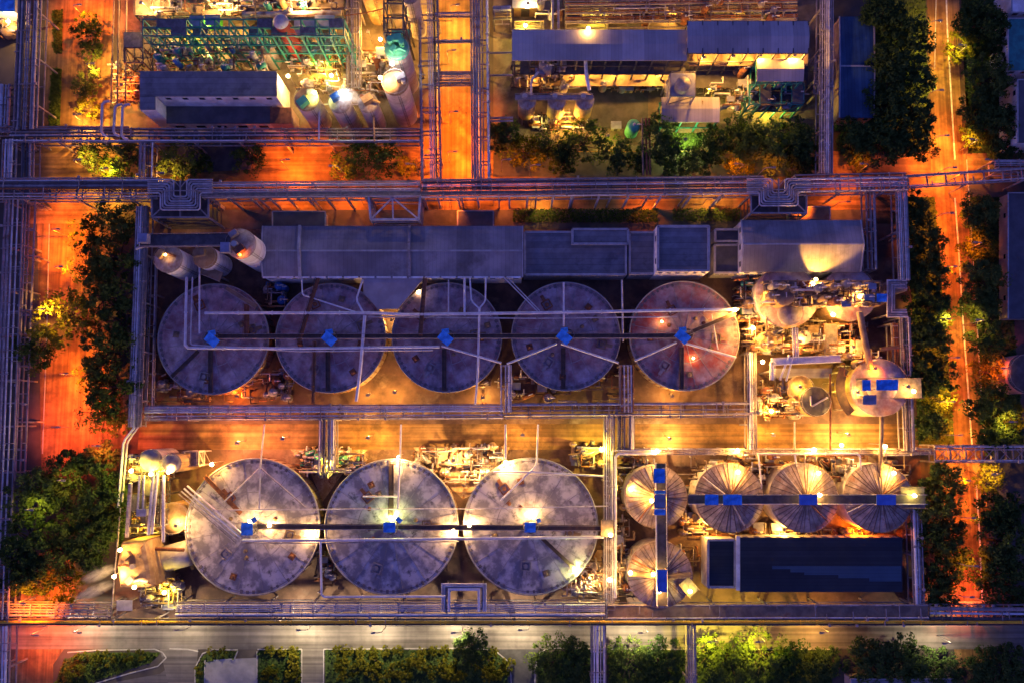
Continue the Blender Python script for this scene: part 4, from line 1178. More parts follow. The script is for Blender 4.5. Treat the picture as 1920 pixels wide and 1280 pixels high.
for k, (r, m, dx) in enumerate(((.36, 'pipe_bright', 0), (.24, 'pipe', -7), (.24, 'pipe', 7))):
    x0, x1, y0 = 842 - abs(dx), 898 + abs(dx), 1104 - abs(dx) * .6
    if k: x0, x1, y0 = (833, 907, 1098) if k == 1 else (829, 911, 1094)
    MB().tube([P(x, y, 9.2) for x, y in ((x0, 1146), (x0, y0), (x1, y0), (x1, 1146))], r, 8).build('pipe', m, root)
f = MB()
qa = [P(x, y, 8.8) for x, y in ((836, 1100), (904, 1100), (904, 1140), (836, 1140))]
for p, q in zip(qa, qa[1:] + qa[:1]): f.beam(p, q, .4, .4)
f.build('support_frame', 'steel', root)
for p in qa: MB().box((p.x, p.y, 4.3), (.4, .4, 8.6)).build('column', 'steel', root)
rack('square pipe loop on the right compound rack', (1668, 536), (1700, 536), 16, 10.0, [(-5, .25, 'pipe'), (5, .25, 'pipe_dull')], step=4)
pl = thing('pipe_loop', 'square pipe loop bulging from the right compound rack beside a blue canopy', 'pipe loop', P(1685, 560, 0))
for k in range(4):
    d = k * 4.2
    MB().tube([P(x, y, 10.6) for x, y in ((1700 - d * .2, 526 + d), (1664 + d, 526 + d), (1664 + d, 594 - d), (1702 - d * .2, 594 - d))], .24, 8).build('pipe', ('pipe', 'pipe_dull')[k % 2], pl)
for x, y in ((1666, 530), (1666, 590), (1698, 530), (1698, 590)):
    p = P(x, y, 10.2); MB().box((p.x, p.y, 5.1), (.4, .4, 10.2)).build('column', 'steel', pl)

# ------------------------------------------------------------------ single pipes over the upper tanks
zt = 9.6
pipe('long bright pipe line crossing all upper tanks, from the left rack to the flood', [(384, 587, zt), (700, 587, zt), (760, 590, zt), (1000, 587, zt), (1385, 580, zt)], .42, 'pipe_bright')
pipe('thinner pipe running just below the long bright line', [(690, 594, zt - .7), (1000, 597, zt - .7), (1270, 594, zt - .7)], .2, 'pipe')
pipe('bright pipe bending around the first upper tank hub and on to the third', [(350, 520, zt), (347, 652, zt), (560, 653, zt), (824, 650, zt)], .38, 'pipe_bright')
pipe('second pipe running along the bent bright pipe', [(361, 520, zt), (357, 646, zt), (560, 658, zt), (812, 656, zt)], .2, 'pipe')
pipe('thin riser pipe by the first tank hub', [(374, 500, zt), (374, 625, zt)], .24, 'pipe_bright')
pipe('white pipe from the third tank hub down to the riser', [(828, 648, zt), (940, 680, zt)], .3, 'pipe_bright')
pipe('white pipe from the riser up to the fourth tank hub', [(950, 682, zt), (1044, 644, zt)], .3, 'pipe_bright')
pipe('white pipe from the fourth tank hub down to the next riser', [(1052, 644, zt), (1160, 680, zt)], .3, 'pipe_bright')
pipe('white pipe from the second riser up to the fifth tank hub', [(1190, 676, zt), (1268, 642, zt)], .3, 'pipe_bright')
pipe('white pipe from the fifth tank hub to the right rack', [(1280, 642, zt), (1380, 670, zt)], .3, 'pipe_bright')
pipe('broad bright pipe running down the second upper tank to the middle rack', [(684, 592, zt), (676, 690, zt), (668, 752, zt)], .44, 'pipe_bright')
pipe('bright twin branch meeting the pipe on the second tank, left', [(566, 525, zt), (567, 553, zt), (672, 587, zt)], .2, 'pipe_bright')
pipe('bright branch bending beside the porch roof', [(680, 525, zt), (668, 562, zt), (682, 588, zt)], .26, 'pipe_bright')
pipe('vertical pipe down the right of the third upper tank', [(899, 578, zt), (896, 700, zt), (891, 758, zt)], .3, 'pipe_bright')
pipe('left arm of the forked pipe above the third tank', [(881, 522, zt), (884, 565, zt), (898, 578, zt)], .22, 'pipe_bright')
pipe('right arm of the forked pipe above the third tank', [(911, 522, zt), (910, 565, zt), (899, 578, zt)], .22, 'pipe_bright')
pipe('straight pipe from the mill wall to the long line, third tank', [(871, 522, zt), (871, 592, zt)], .3, 'pipe_bright')
pipe('thin pipe from the mill wall over the third tank', [(841, 525, zt), (841, 585, zt)], .18, 'pipe')
pipe('slanting twin pipe reaching the fourth tank, upper', [(944, 520, zt), (1008, 584, zt)], .16, 'pipe')
pipe('slanting twin pipe reaching the fourth tank, lower', [(951, 520, zt), (1012, 583, zt)], .14, 'pipe')
pipe('bright stub pipe dropping to the fourth tank hub', [(1057, 530, zt), (1057, 612, zt)], .26, 'pipe_bright')
pipe('pipe between fourth and fifth tanks down from the wall', [(1166, 525, 8), (1168, 640, 8)], .26, 'pipe')
pipe('thin bracket pipe on the fifth upper tank', [(1334, 590, 8.2), (1346, 655, 8.2)], .2, 'pipe')
bridge('rust brown catwalk from the mill wall across the second upper tank', (596, 522), (560, 640), 9.8, .9, m='rust', rail_m='brown', posts=1, name='catwalk', cat='catwalk')
bridge('rust brown catwalk from the mill wall across the third upper tank', (797, 522), (788, 630), 9.8, .9, m='rust', rail_m='brown', posts=1, name='catwalk', cat='catwalk')
bridge('rust brown hooked catwalk on the first upper tank', (424, 540), (480, 575), 8.6, 1.2, m='deck', posts=1, name='catwalk', cat='catwalk')
bridge('short brown catwalk beside the right rim of the first upper tank', (462, 570), (462, 632), 8.6, 1.1, m='rust', rail_m='rust', posts=1, name='catwalk', cat='catwalk')
bridge('narrow brown catwalk down the left side of the second upper tank', (590, 640), (587, 755), 8.6, .55, m='brown', rail_m='rust', posts=1, name='catwalk', cat='catwalk')
# lower tank pipes
zl = 9.6
pipe('thin pale pipe crossing all three large lower tanks above the hubs', [(398, 955, zl), (640, 954, zl), (860, 953, zl), (1140, 948, zl)], .15, 'pipe')
pipe('pale pipe crossing all three large lower tanks below the hubs', [(455, 1012, zl), (600, 1012, zl), (850, 1009, zl), (1132, 1006, zl)], .38, 'pipe_bright')
pipe('second pipe hugging the pale pipe below the hubs', [(455, 1017, zl - .5), (600, 1017, zl - .5), (860, 1014, zl - .5)], .18, 'pipe_dull')
pipe('vertical pipe from the rack to the first lower tank, forked', [(496, 795, zl), (488, 876, zl), (486, 952, zl)], .2, 'pipe')
pipe('left branch of the fork on the first lower tank', [(488, 876, zl), (420, 940, zl)], .2, 'pipe')
pipe('right branch of the fork on the first lower tank', [(490, 878, zl), (572, 950, zl)], .2, 'pipe_dull')
pipe('bright pipe dropping from the lane to the second lower tank', [(752, 795, zl), (750, 868, zl), (746, 952, zl)], .24, 'pipe_bright')
pipe('bright cross pipe on the second lower tank', [(680, 930, 8.6), (748, 930, 8.6)], .22, 'pipe_bright')
pipe('bright pipe dropping from the lane to the third lower tank', [(948, 795, zl), (948, 860, zl)], .28, 'pipe_bright')
pipe('slanting bright pipe over the third lower tank', [(1009, 795, zl), (1006, 872, zl), (938, 938, zl)], .24, 'pipe_bright')
pipe('horizontal twin pipe across the top of the third lower tank', [(925, 884, zl), (1000, 884, zl), (1132, 892, zl)], .24, 'pipe_bright')
pipe('thin partner of the pipe across the third lower tank', [(940, 888, zl - .4), (1078, 891, zl - .4)], .14, 'pipe')
pipe('pipe dropping between first and second lower tanks to the bottom rack', [(601, 1010, zl), (603, 1118, zl), (835, 1117, zl)], .3, 'pipe_bright')
for k, (a, b, m) in enumerate(((0, 0, 'pipe_bright'), (-5, 5, 'pipe'), (6, -5, 'pipe_bright'), (-10, 10, 'pipe_dull'))):
    pipe(f'diagonal pipe over the first lower tank, {ORD[(1, 2, 0, 3)[k]]} from the top right', [(345 + a, 915 + b, zl), (452 + a, 1008 + b, zl)], (.24, .18, .24, .16)[k], m, group='diagonal pipes over the first lower tank')
pipe('pale pipe framing the cone tank yard, outer corner', [(1154, 1120, 8.5), (1154, 850, 8.5), (1230, 850, 8.5)], .38, 'pipe_bright')
pipe('second pipe framing the cone tank yard inside the outer one', [(1149, 1120, 8.5), (1148, 844, 8.5), (1240, 844, 8.5)], .2, 'pipe')
pipe('pale bar pipe along the top of the cone tanks', [(1420, 850, 9), (1612, 850, 9), (1616, 910, 9), (1645, 912, 9)], .28, 'pipe_bright')
pipe('pale pipe dropping to the second cone tank of the row', [(1422, 850, 9), (1428, 915, 9)], .24, 'pipe_bright')
pipe('pale pipe dropping to the third cone tank of the row', [(1490, 850, 9), (1500, 915, 9)], .26, 'pipe_bright')
# ------------------------------------------------------------------ silos, cone roofed tanks and process plant
def silo(label, px, py, rpx, z, body='silo', top='silo_top', kind='flat', z0=0.0, ladder=True, rail=True, name='silo', cat='silo', cone=0.0, bands=True):
    c = P(px, py, z)
    r = M(rpx, z)
    root = thing(name, label, cat, (c.x, c.y, z0))
    b = MB()
    if cone:
        b.lathe((c.x, c.y, 0), [(.6, z0 + .5), (r, z0 + cone), (r, z)], 40)
    else:
        b.lathe((c.x, c.y, 0), [(r, z0), (r, z)], 40)
    bo = b.build('body', body, root)
    if cone:
        for i in range(6):
            a = 1.047 * i
            MB().tube([(c.x + r * .96 * math.cos(a), c.y + r * .96 * math.sin(a), z0), (c.x + r * .96 * math.cos(a), c.y + r * .96 * math.sin(a), z0 + cone + .5)], .18, 6).build('leg', 'steel', root)
    if bands:
        k = MB()
        for i in range(1, int((z - z0 - cone) / 2.4)):
            zz = z0 + cone + 2.4 * i
            k.lathe((c.x, c.y, zz), [(r + .05, -.07), (r + .05, .07)], 40)
        if k.v: k.build('seam_bands', 'silo_top', bo)
    h = {'flat': .15, 'dome': r * .35, 'cone': r * .45}[kind]
    if kind == 'dome': prof = [(r * math.cos(a), h * math.sin(a)) for a in (0, .4, .8, 1.2, 1.56)]
    else: prof = [(r + .1, 0), (.05, h)]
    MB().lathe((c.x, c.y, z), [(r + .1, -.12)] + prof, 40).build('cap', top, root)
    if rail:
        g = MB()
        for i in range(16):
            a = 6.283 * i / 16; a2 = 6.283 * (i + 1) / 16
            g.tube([(c.x + r * math.cos(a), c.y + r * math.sin(a), z), (c.x + r * math.cos(a), c.y + r * math.sin(a), z + 1.1)], .045, 4)
            g.tube([(c.x + r * math.cos(a), c.y + r * math.sin(a), z + 1.1), (c.x + r * math.cos(a2), c.y + r * math.sin(a2), z + 1.1)], .055, 4)
        g.build('handrail', 'steel', root)
    if ladder:
        g = MB()
        a = math.atan2(-c.y - 10, -c.x)
        u, v = Vector((math.cos(a), math.sin(a), 0)), Vector((-math.sin(a), math.cos(a), 0))
        q = Vector((c.x, c.y, 0)) + u * (r + .3)
        for s in (-.3, .3): g.tube([q + v * s + Vector((0, 0, z0)), q + v * s + Vector((0, 0, z + 1))], .05, 4)
        for i in range(int((z - z0) / .8)): g.tube([q - v * .3 + Vector((0, 0, z0 + .8 * i)), q + v * .3 + Vector((0, 0, z0 + .8 * i))], .035, 4)
        g.build('ladder', 'steel_dark', root)
    return root
def on_top(root, lst, z):
    """machines on a silo cap, parts of the silo: (px, py, kind, size, material)"""
    for x, y, k, s, m in lst:
        p = P(x, y, z)
        mb = MB()
        if k == 'box': mb.box((p.x, p.y, z + s * .45), (s * 1.2, s * .8, s * .9), R.uniform(0, 1))
        elif k == 'cyl': mb.cyl((p.x, p.y, z), s * .5, s * 1.2, 12)
        elif k == 'duct': mb.tube([(p.x - s, p.y, z + .6), (p.x, p.y + s * .3, z + 1.2), (p.x + s, p.y, z + .6)], .35, 8)
        mb.build({'box': 'top_box', 'cyl': 'filter', 'duct': 'duct'}[k], m, root)

# left silos by the mill
s = silo('tall rust topped white silo beside the left end of the mill', 452, 458, 28, 19, 'silo_white', kind='flat'); on_top(s, [(443, 460, 'cyl', 1.6, 'silo'), (452, 470, 'box', 2.2, 'rust'), (440, 440, 'box', 1.8, 'steel')], 19.2)
s = silo('low white silo with broken rust top under the silo gantry', 316, 486, 26, 13, 'silo_white', kind='flat'); on_top(s, [(305, 478, 'box', 2.0, 'cream'), (318, 482, 'duct', 2.0, 'rust')], 13.2)
s = silo('grey squat silo between the two white silos', 385, 482, 22, 12, 'silo_white', top='deck', kind='cone'); on_top(s, [(378, 476, 'box', 2.4, 'deck')], 12.4)
bridge('steel gantry with ladder framing linking the left silos', (262, 452), (432, 450), 20.0, 3.2, m='steel_dark', posts=3, name='gantry', cat='gantry')
pipe('bright blue-grey gantry pipe below the ladder gantry', [(255, 467, 19), (275, 461, 19), (425, 459, 19)], .3, 'pipe')
bx = MB(); p = P(273, 449, 20.5); bx.box((p.x, p.y, 21.2), (2.3, 2.3, 2.2)).box((p.x, p.y, 10), (.6, .6, 20)); tag(bx.build('gantry_cabin', 'canopy_grey'), 'small grey square cabin at the left end of the silo gantry', 'cabin')
bx = MB(); p = P(425, 466, 20.5); bx.box((p.x, p.y, 21.0), (2.4, 2.6, 1.8)).box((p.x, p.y, 10), (.6, .6, 20)); tag(bx.build('gantry_cabin', 'canopy_grey'), 'small grey square cabin at the silo end of the gantry', 'cabin')
bridge('slatted ramp with cross brace between the silos and the first tank', (378, 505), (415, 520), 9, 2.6, m='deck', posts=2, name='ramp', cat='ramp')

# cone roofed tanks of the lower right yard
def cone_tank(label, px, py, rpx, z, rise, group=None, nrib=36):
    c = P(px, py, z); r = M(rpx, z)
    root = thing('cone_roof_tank', label, 'tank', (c.x, c.y, 0), group)
    MB().lathe((c.x, c.y, 0), [(r, 0), (r, z)], 64).build('wall', 'silo', root)
    ro = MB().lathe((c.x, c.y, z), [(r + .15, -.1), (r + .15, .05), (.8, rise), (.01, rise + .1)], 64).build('roof', 'cone', root)
    g = MB()
    for i in range(nrib):
        a = 6.283 * (i + R.uniform(-.3, .3)) / nrib
        g.beam((c.x + (r + .1) * math.cos(a), c.y + (r + .1) * math.sin(a), z + .08), (c.x + 1.0 * math.cos(a), c.y + 1.0 * math.sin(a), z + rise + .06), R.uniform(.06, .2), R.uniform(.05, .16))
    g.build('roof_ribs', 'cone_rib', ro)
    MB().cyl((c.x, c.y, z + rise - .3), 1.0, 1.3, 14).build('hub', 'machine', root)
    h = MB()
    for i in range(32):
        a = 6.283 * i / 32; a2 = 6.283 * (i + 1) / 32
        h.tube([(c.x + r * math.cos(a), c.y + r * math.sin(a), z), (c.x + r * math.cos(a), c.y + r * math.sin(a), z + 1.1)], .05, 4)
        h.tube([(c.x + r * math.cos(a), c.y + r * math.sin(a), z + 1.1), (c.x + r * math.cos(a2), c.y + r * math.sin(a2), z + 1.1)], .055, 4)
    h.build('handrail', 'deck', root)
    return root
ZC = 9.0
cone_tank('ribbed cone roofed tank under the upright walkway, upper one, half lit', 1230, 930, 56, ZC, 2.0)
cone_tank('ribbed cone roofed tank under the upright walkway, lower one, brightly lit', 1237, 1076, 58, ZC, 2.2)
for i, x in enumerate((1367, 1507, 1646)):
    cone_tank(['ribbed cone roofed tank under the two blue canopies', 'ribbed cone roofed tank in the middle of the row of three', 'ribbed cone roofed tank at the right end of the row of three'][i], x, 932, 62, ZC, 2.0, 'row of three cone roofed tanks')
for i, (x, y, dx, dy, m) in enumerate(((1367, 932, -38, -30, 'pipe'), (1367, 932, 30, -44, 'rust'), (1367, 932, 22, 40, 'pipe_dull'), (1507, 932, -30, -38, 'pipe_dull'), (1507, 932, 34, 34, 'rust'), (1646, 932, -44, 22, 'pipe'), (1646, 932, 40, -26, 'rust'), (1230, 930, -38, -24, 'deck'), (1230, 930, -26, 36, 'rust'), (1237, 1076, 30, -36, 'pipe_dull'), (1237, 1076, -40, -22, 'rust'))):
    pipe(f'rim to hub pipe on the cone roofed tanks, {ORD[i]} of eleven', [(x + dx * 1.3, y + dy * 1.3, 10.2), (x + dx * .7, y + dy * .7, 11.4), (x + dx * .1, y + dy * .1, 12.0)], .2, m, group='rim to hub pipes')
def walk_canopy(label, px, py, w, h, z, m='canopy', base=None):
    p = P(px, py, z); W, H = M(w, z), M(h, z)
    root = thing('canopy', label, 'canopy', (p.x, p.y, base or z - 2.6))
    rb = MB()
    vs = [(p.x - W / 2, p.y - H / 2, z), (p.x + W / 2, p.y - H / 2, z), (p.x + W / 2, p.y + H / 2, z + .3), (p.x - W / 2, p.y + H / 2, z + .3)]
    v2 = [(a, b, c - .1) for a, b, c in vs]
    rb.add(vs + v2, [(0, 1, 2, 3), (7, 6, 5, 4), (0, 4, 5, 1), (1, 5, 6, 2), (2, 6, 7, 3), (3, 7, 4, 0)])
    n = max(2, int(W / .8))
    for i in range(n + 1):
        x = p.x - W / 2 + W * i / n
        rb.beam((x, p.y - H / 2, z + .03), (x, p.y + H / 2, z + .33), .07, .06)
    rb.build('roof', m, root)
    for a, b, c in vs:
        MB().tube([(a * .97 + p.x * .03, b * .97 + p.y * .03, base or z - 2.6), (a * .97 + p.x * .03, b * .97 + p.y * .03, c - .08)], .07, 5).build('post', 'steel', root)
zw = 12.4
bridge('long level walkway over the row of three cone roofed tanks', (1290, 935), (1735, 935), zw, 2.4, m='steel_dark', rail_m='pipe', posts=9)
bridge('upright walkway over the two left cone roofed tanks', (1238, 868), (1241, 1135), zw, 2.6, m='steel_dark', rail_m='pipe_bright', posts=7)
for t in [('square blue canopy at the left end of the level walkway', 1334, 936, 24, 19, 'canopy'), ('wide blue canopy second along the level walkway', 1373, 936, 34, 19, 'canopy'),
          ('blue canopy with worn grey-blue half on the level walkway, middle', 1515, 936, 33, 19, 'canopy_worn'), ('worn blue canopy on the level walkway nearest the right end', 1661, 936, 35, 19, 'canopy_worn'),
          ('square blue canopy at the top of the upright walkway', 1236, 891, 20, 26, 'canopy'), ('thin blue canopy strip second down the upright walkway', 1237, 922, 20, 6, 'canopy'),
          ('pale grey-blue canopy between two blue strips on the upright walkway', 1237, 939, 20, 26, 'canopy_grey'), ('thin blue canopy strip below the pale one on the upright walkway', 1237, 959, 20, 11, 'canopy'),
          ('long worn blue canopy at the foot of the upright walkway', 1241, 1088, 18, 40, 'canopy_worn')]:
    walk_canopy(t[0], t[1], t[2], t[3], t[4], zw + 2.8, t[5], zw)
bridge('short crosswise yellow lit catwalk on the lower left cone tank', (1180, 1074), (1228, 1078), 11.6, 1.0, m='deck', rail_m='deck', posts=1, name='catwalk', cat='catwalk')
bridge('short crosswise catwalk right of the lower left cone tank', (1250, 1080), (1296, 1076), 11.6, 1.0, m='deck', rail_m='deck', posts=1, name='catwalk', cat='catwalk')
bridge('slanting platform stub with a lamp at the lower right of the cone tank', (1282, 1088), (1302, 1112), 11.4, 3.2, m='grating', rail_m='cream', posts=2, name='platform', cat='platform')
bridge('lit end platform of the level walkway', (1690, 932), (1734, 932), zw - .5, 5.4, m='grating', rail_m='deck', posts=2, name='platform', cat='platform')
bridge('lamp platform beside the vertical rack left of the cone tanks', (1138, 974), (1138, 1006), 10.0, 3.0, m='grating', rail_m='cream', posts=2, name='platform', cat='platform')

# ---- equipment
def vessel_v(label, px, py, rpx, z, m, z0=0.0, group=None, name='vessel', top=None):
    c = P(px, py, z); r = M(rpx, z)
    root = thing(name, label, 'vessel', (c.x, c.y, z0), group)
    MB().lathe((c.x, c.y, 0), [(r, z0 + .6), (r, z), (r * .85, z + r * .2), (r * .45, z + r * .36), (.01, z + r * .42)], 24).build('shell', m, root)
    lg = MB()
    for i in range(4):
        a = .78 + 1.57 * i
        lg.box((c.x + r * .8 * math.cos(a), c.y + r * .8 * math.sin(a), z0 + .35), (.25, .25, .7))
    lg.build('feet', 'steel_dark', root)
    MB().lathe((c.x, c.y, z + r * .35), [(r * .22, 0), (r * .22, .5), (.01, .5)], 10).tube([(c.x + r * .5, c.y, z), (c.x + r * .5, c.y, z + 1.0), (c.x + r * 1.4, c.y, z + 1.0)], .14, 6).build('nozzle', top or 'pipe', root)
    return root
def vessel_h(label, px, py, lpx, rpx, ang, z0, m, group=None):
    z = z0 + M(rpx) * 2 + .5
    c = P(px, py, z); r = M(rpx, z); L = M(lpx, z)
    d = Vector((math.cos(ang), math.sin(ang), 0)); n = Vector((-d.y, d.x, 0))
    root = thing('drum', label, 'drum', (c.x, c.y, z0), group)
    cc = Vector((c.x, c.y, z0 + .5 + r))
    mb = MB()
    vs, fs = [], []
    prof = [(-L / 2 - r * .4, .02), (-L / 2 - r * .25, r * .6), (-L / 2, r), (L / 2, r), (L / 2 + r * .25, r * .6), (L / 2 + r * .4, .02)]
    for a, q in prof:
        for j in range(16):
            t = 6.283 * j / 16
            vs.append(cc + d * a + n * (q * math.cos(t)) + Vector((0, 0, q * math.sin(t))))
    for i in range(len(prof) - 1):
        for j in range(16):
            fs.append((i * 16 + j, i * 16 + (j + 1) % 16, (i + 1) * 16 + (j + 1) % 16, (i + 1) * 16 + j))
    mb.add(vs, fs, True).build('shell', m, root)
    s = MB()
    for k in (-.3, .3):
        p = cc + d * (L * k)
        s.box((p.x, p.y, z0 + (r + .5) / 2), (.4, r * 1.6, r + .5), ang)
    s.build('saddles', 'steel_dark', root)
    p = cc + Vector((0, 0, r))
    MB().tube([p - Vector((0, 0, .1)), p + Vector((0, 0, .8)), p + Vector((0, 0, .8)) + d * 1.2], .16, 6).build('nozzle', 'pipe', root)
    return root
def pump(px, py, z0, ang, label, group, m='machine', s=1.0):
    c = P(px, py, z0)
    root = thing('pump_set', label, 'pump', (c.x, c.y, z0), group)
    d = Vector((math.cos(ang), math.sin(ang), 0)); n = Vector((-d.y, d.x, 0))
    MB().box((c.x, c.y, z0 + .15), (3.0 * s, 1.2 * s, .3), ang).build('base', 'concrete', root)
    a = c + d * (-.7 * s) + Vector((0, 0, .85 * s)); b = c + d * (.5 * s) + Vector((0, 0, .85 * s))
    mb = MB().tube([a - d * .6 * s, a + d * .6 * s], .5 * s, 10)
    mb.box((a.x, a.y, z0 + .45 * s), (1.0 * s, .7 * s, .4 * s), ang)
    mb.build('motor', m, root)
    mb = MB().tube([b - n * .3, b + n * .3], .55 * s, 12).tube([b, b + Vector((0, 0, 1.2 * s)), b + Vector((0, 0, 1.2 * s)) + n * 1.6 * s], .2 * s, 7).tube([b, b + d * 1.4 * s], .22 * s, 7)
    mb.build('pump_casing', 'pipe', root)
    return root
def cabinet(px, py, z0, s, label, group, m='machine', ang=0.0):
    c = P(px, py, z0 + 1.5 * s)
    root = thing('control_cabin', label, 'cabin', (c.x, c.y, z0), group)
    MB().box((c.x, c.y, z0 + .9 * s), (2.2 * s, 1.6 * s, 1.8 * s), ang).build('body', m, root)
    MB().box((c.x, c.y, z0 + 1.87 * s), (2.5 * s, 1.9 * s, .14), ang).build('roof', 'canopy_grey', root)
    a, b = math.cos(ang), math.sin(ang)
    MB().box((c.x + .82 * s * b, c.y - .82 * s * a, z0 + .75 * s), (.8 * s, .06, 1.4 * s), ang).build('door', 'steel_dark', root)
    return root
HUE = {'machine': 'grey', 'cream': 'cream', 'steel': 'brownish', 'rust': 'rusty', 'pipe': 'pale', 'silo': 'white', 'green': 'green', 'teal': 'teal', 'blue_mach': 'blue', 'deck': 'brown', 'steel_dark': 'black'}
def clutter(rect, n, seed, where, group, zs=(0.06,), ms=('machine', 'cream', 'steel', 'pipe', 'rust'), big=1.0, pipes=True, zp=4.0):
    rr = random.Random(seed)
    x0, y0, x1, y1 = rect
    made = {}
    for i in range(n):
        x, y, z0 = rr.uniform(x0, x1), rr.uniform(y0, y1), rr.choice(zs)
        k = rr.random(); m = rr.choice(ms)
        if k < .28: kd, o = 'upright vessel', vessel_v('', x, y, rr.uniform(5, 9) * big, z0 + rr.uniform(2.5, 5) * big, m, z0, group)
        elif k < .48: kd, o = 'lying drum', vessel_h('', x, y, rr.uniform(14, 24) * big, rr.uniform(4, 6) * big, rr.choice((0, 1.57, .4, 2.2)), z0, m, group)
        elif k < .88: kd, o = 'pump set', pump(x, y, z0, rr.choice((0, 1.57, 3.14, 4.7)), '', group, m, rr.uniform(.8, 1.2) * big)
        else: kd, o = 'small cabin', cabinet(x, y, z0, rr.uniform(.8, 1.2) * big, '', group, m)
        made.setdefault((HUE[m], kd), []).append((x, o))
    for (hue, kd), lst in made.items():
        lst.sort(key=lambda t: t[0])
        for i, (x, o) in enumerate(lst):
            o['label'] = f'{hue} {kd} {where}' + (f', {ORD[i]} from the left' if len(lst) > 1 else '')
    if pipes:
        runs = None
        for i in range(min(99, n * 2)):
            x, y = rr.uniform(x0, x1), rr.uniform(y0, y1)
            z0 = rr.choice(zs) + rr.uniform(1.0, zp)
            L = rr.uniform(20, 60)
            if rr.random() < .5: pts = [(x - L / 2, y, z0), (x + L / 2, y, z0), (x + L / 2, y + rr.uniform(-14, 14), z0)]
            else: pts = [(x, y - L / 3, z0), (x, y + L / 3, z0), (x + rr.uniform(-16, 16), y + L / 3, z0)]
            pts = [(max(x0 - 6, min(x1 + 6, a)), max(y0 - 4, min(y1 + 4, b)), c) for a, b, c in pts]
            if (pts[0][0] - pts[1][0]) ** 2 + (pts[0][1] - pts[1][1]) ** 2 < 60 or (pts[2][0] - pts[1][0]) ** 2 + (pts[2][1] - pts[1][1]) ** 2 < 9: continue
            q = [P(*t) for t in pts]
            if runs is None:
                cq = q[1]
                runs = thing('pipework', f'tangle of short process pipes {where}', 'pipework', (cq.x, cq.y, 0))
            mb = MB().tube([Vector((q[0].x, q[0].y, max(0, q[0].z - 2.0)))] + q + [Vector((q[2].x, q[2].y, max(0, q[2].z - 1.5)))], rr.uniform(.11, .26), 7)
            mb.build('pipe', rr.choice(('pipe', 'pipe_dull', 'deck', 'rust', 'deck', 'brown')), runs)
def tower(label, rect, levels, m, nx, ny, deckm=None, deck_frac=1.0, cat='steel frame', name='steel_frame', rails=True):
    """open steel frame; rect is its outline at the top level"""
    z = levels[-1]
    x0, y0, x1, y1 = rect
    sw, se, ne, nw = P(x0, y1, z), P(x1, y1, z), P(x1, y0, z), P(x0, y0, z)
    c = (sw + se + ne + nw) / 4
    root = thing(name, label, cat, (c.x, c.y, 0))
    def at(u, v): return (sw.lerp(se, u)).lerp(nw.lerp(ne, u), v)
    first = None
    for i in range(nx + 1):
        for j in range(ny + 1):
            p = at(i / nx, j / ny)
            if first is None:
                first = MB().box((p.x, p.y, z / 2), (.4, .4, z)).build('column', m, root)
            else:
                o = first.copy(); C.objects.link(o); o.parent = root; o.location = Vector((p.x, p.y, 0)) - wpos(root)
    for k, zz in enumerate(levels):
        b = MB()
        for i in range(nx + 1):
            p, q = at(i / nx, 0), at(i / nx, 1); b.beam((p.x, p.y, zz), (q.x, q.y, zz), .3, .4)
        for j in range(ny + 1):
            p, q = at(0, j / ny), at(1, j / ny); b.beam((p.x, p.y, zz + .02), (q.x, q.y, zz + .02), .3, .4)
        b.build('floor_beams', m, root)
        if deckm and k < len(levels):
            rr = random.Random(k * 7 + int(x0))
            d = MB()
            for i in range(nx):
                for j in range(ny):
                    if rr.random() < deck_frac:
                        a, e, f, g = at(i / nx, j / ny), at((i + 1) / nx, j / ny), at((i + 1) / nx, (j + 1) / ny), at(i / nx, (j + 1) / ny)
                        d.prism([(t.x, t.y) for t in (a, e, f, g)], zz + .22, zz + .3)
            if d.v: d.build('grating', deckm, root)
        if rails:
            h = MB()
            cs = [at(0, 0), at(1, 0), at(1, 1), at(0, 1)]
            for a, e in zip(cs, cs[1:] + cs[:1]):
                h.tube([(a.x, a.y, zz + 1.3), (e.x, e.y, zz + 1.3)], .06, 4)
                L = (e - a).length; n = int(L / 2.5)
                for i in range(n + 1):
                    t = a.lerp(e, i / max(1, n)); h.tube([(t.x, t.y, zz + .2), (t.x, t.y, zz + 1.3)], .045, 4)
            h.build('handrail', m, root)
    g = MB()
    if nx == 1 or ny == 1:
        p, q = at(0, 0), at(1, 1); g.beam((p.x, p.y, levels[0] - .3), (q.x, q.y, levels[0] - .3), .16, .16)
    for k in range(len(levels)):
        za, zb = (levels[k - 1] if k else 0.1), levels[k]
        for u0, v0, u1, v1 in ((0, 0, 1 / nx, 0), (1 - 1 / nx, 0, 1, 0), (0, 0, 0, 1 / ny), (1, 0, 1, 1 / ny)):
            p, q = at(u0, v0), at(u1, v1)
            g.beam((p.x, p.y, za + .2), (q.x, q.y, zb - .2), .18, .18)
    g.build('bracing', m, root)
    return root

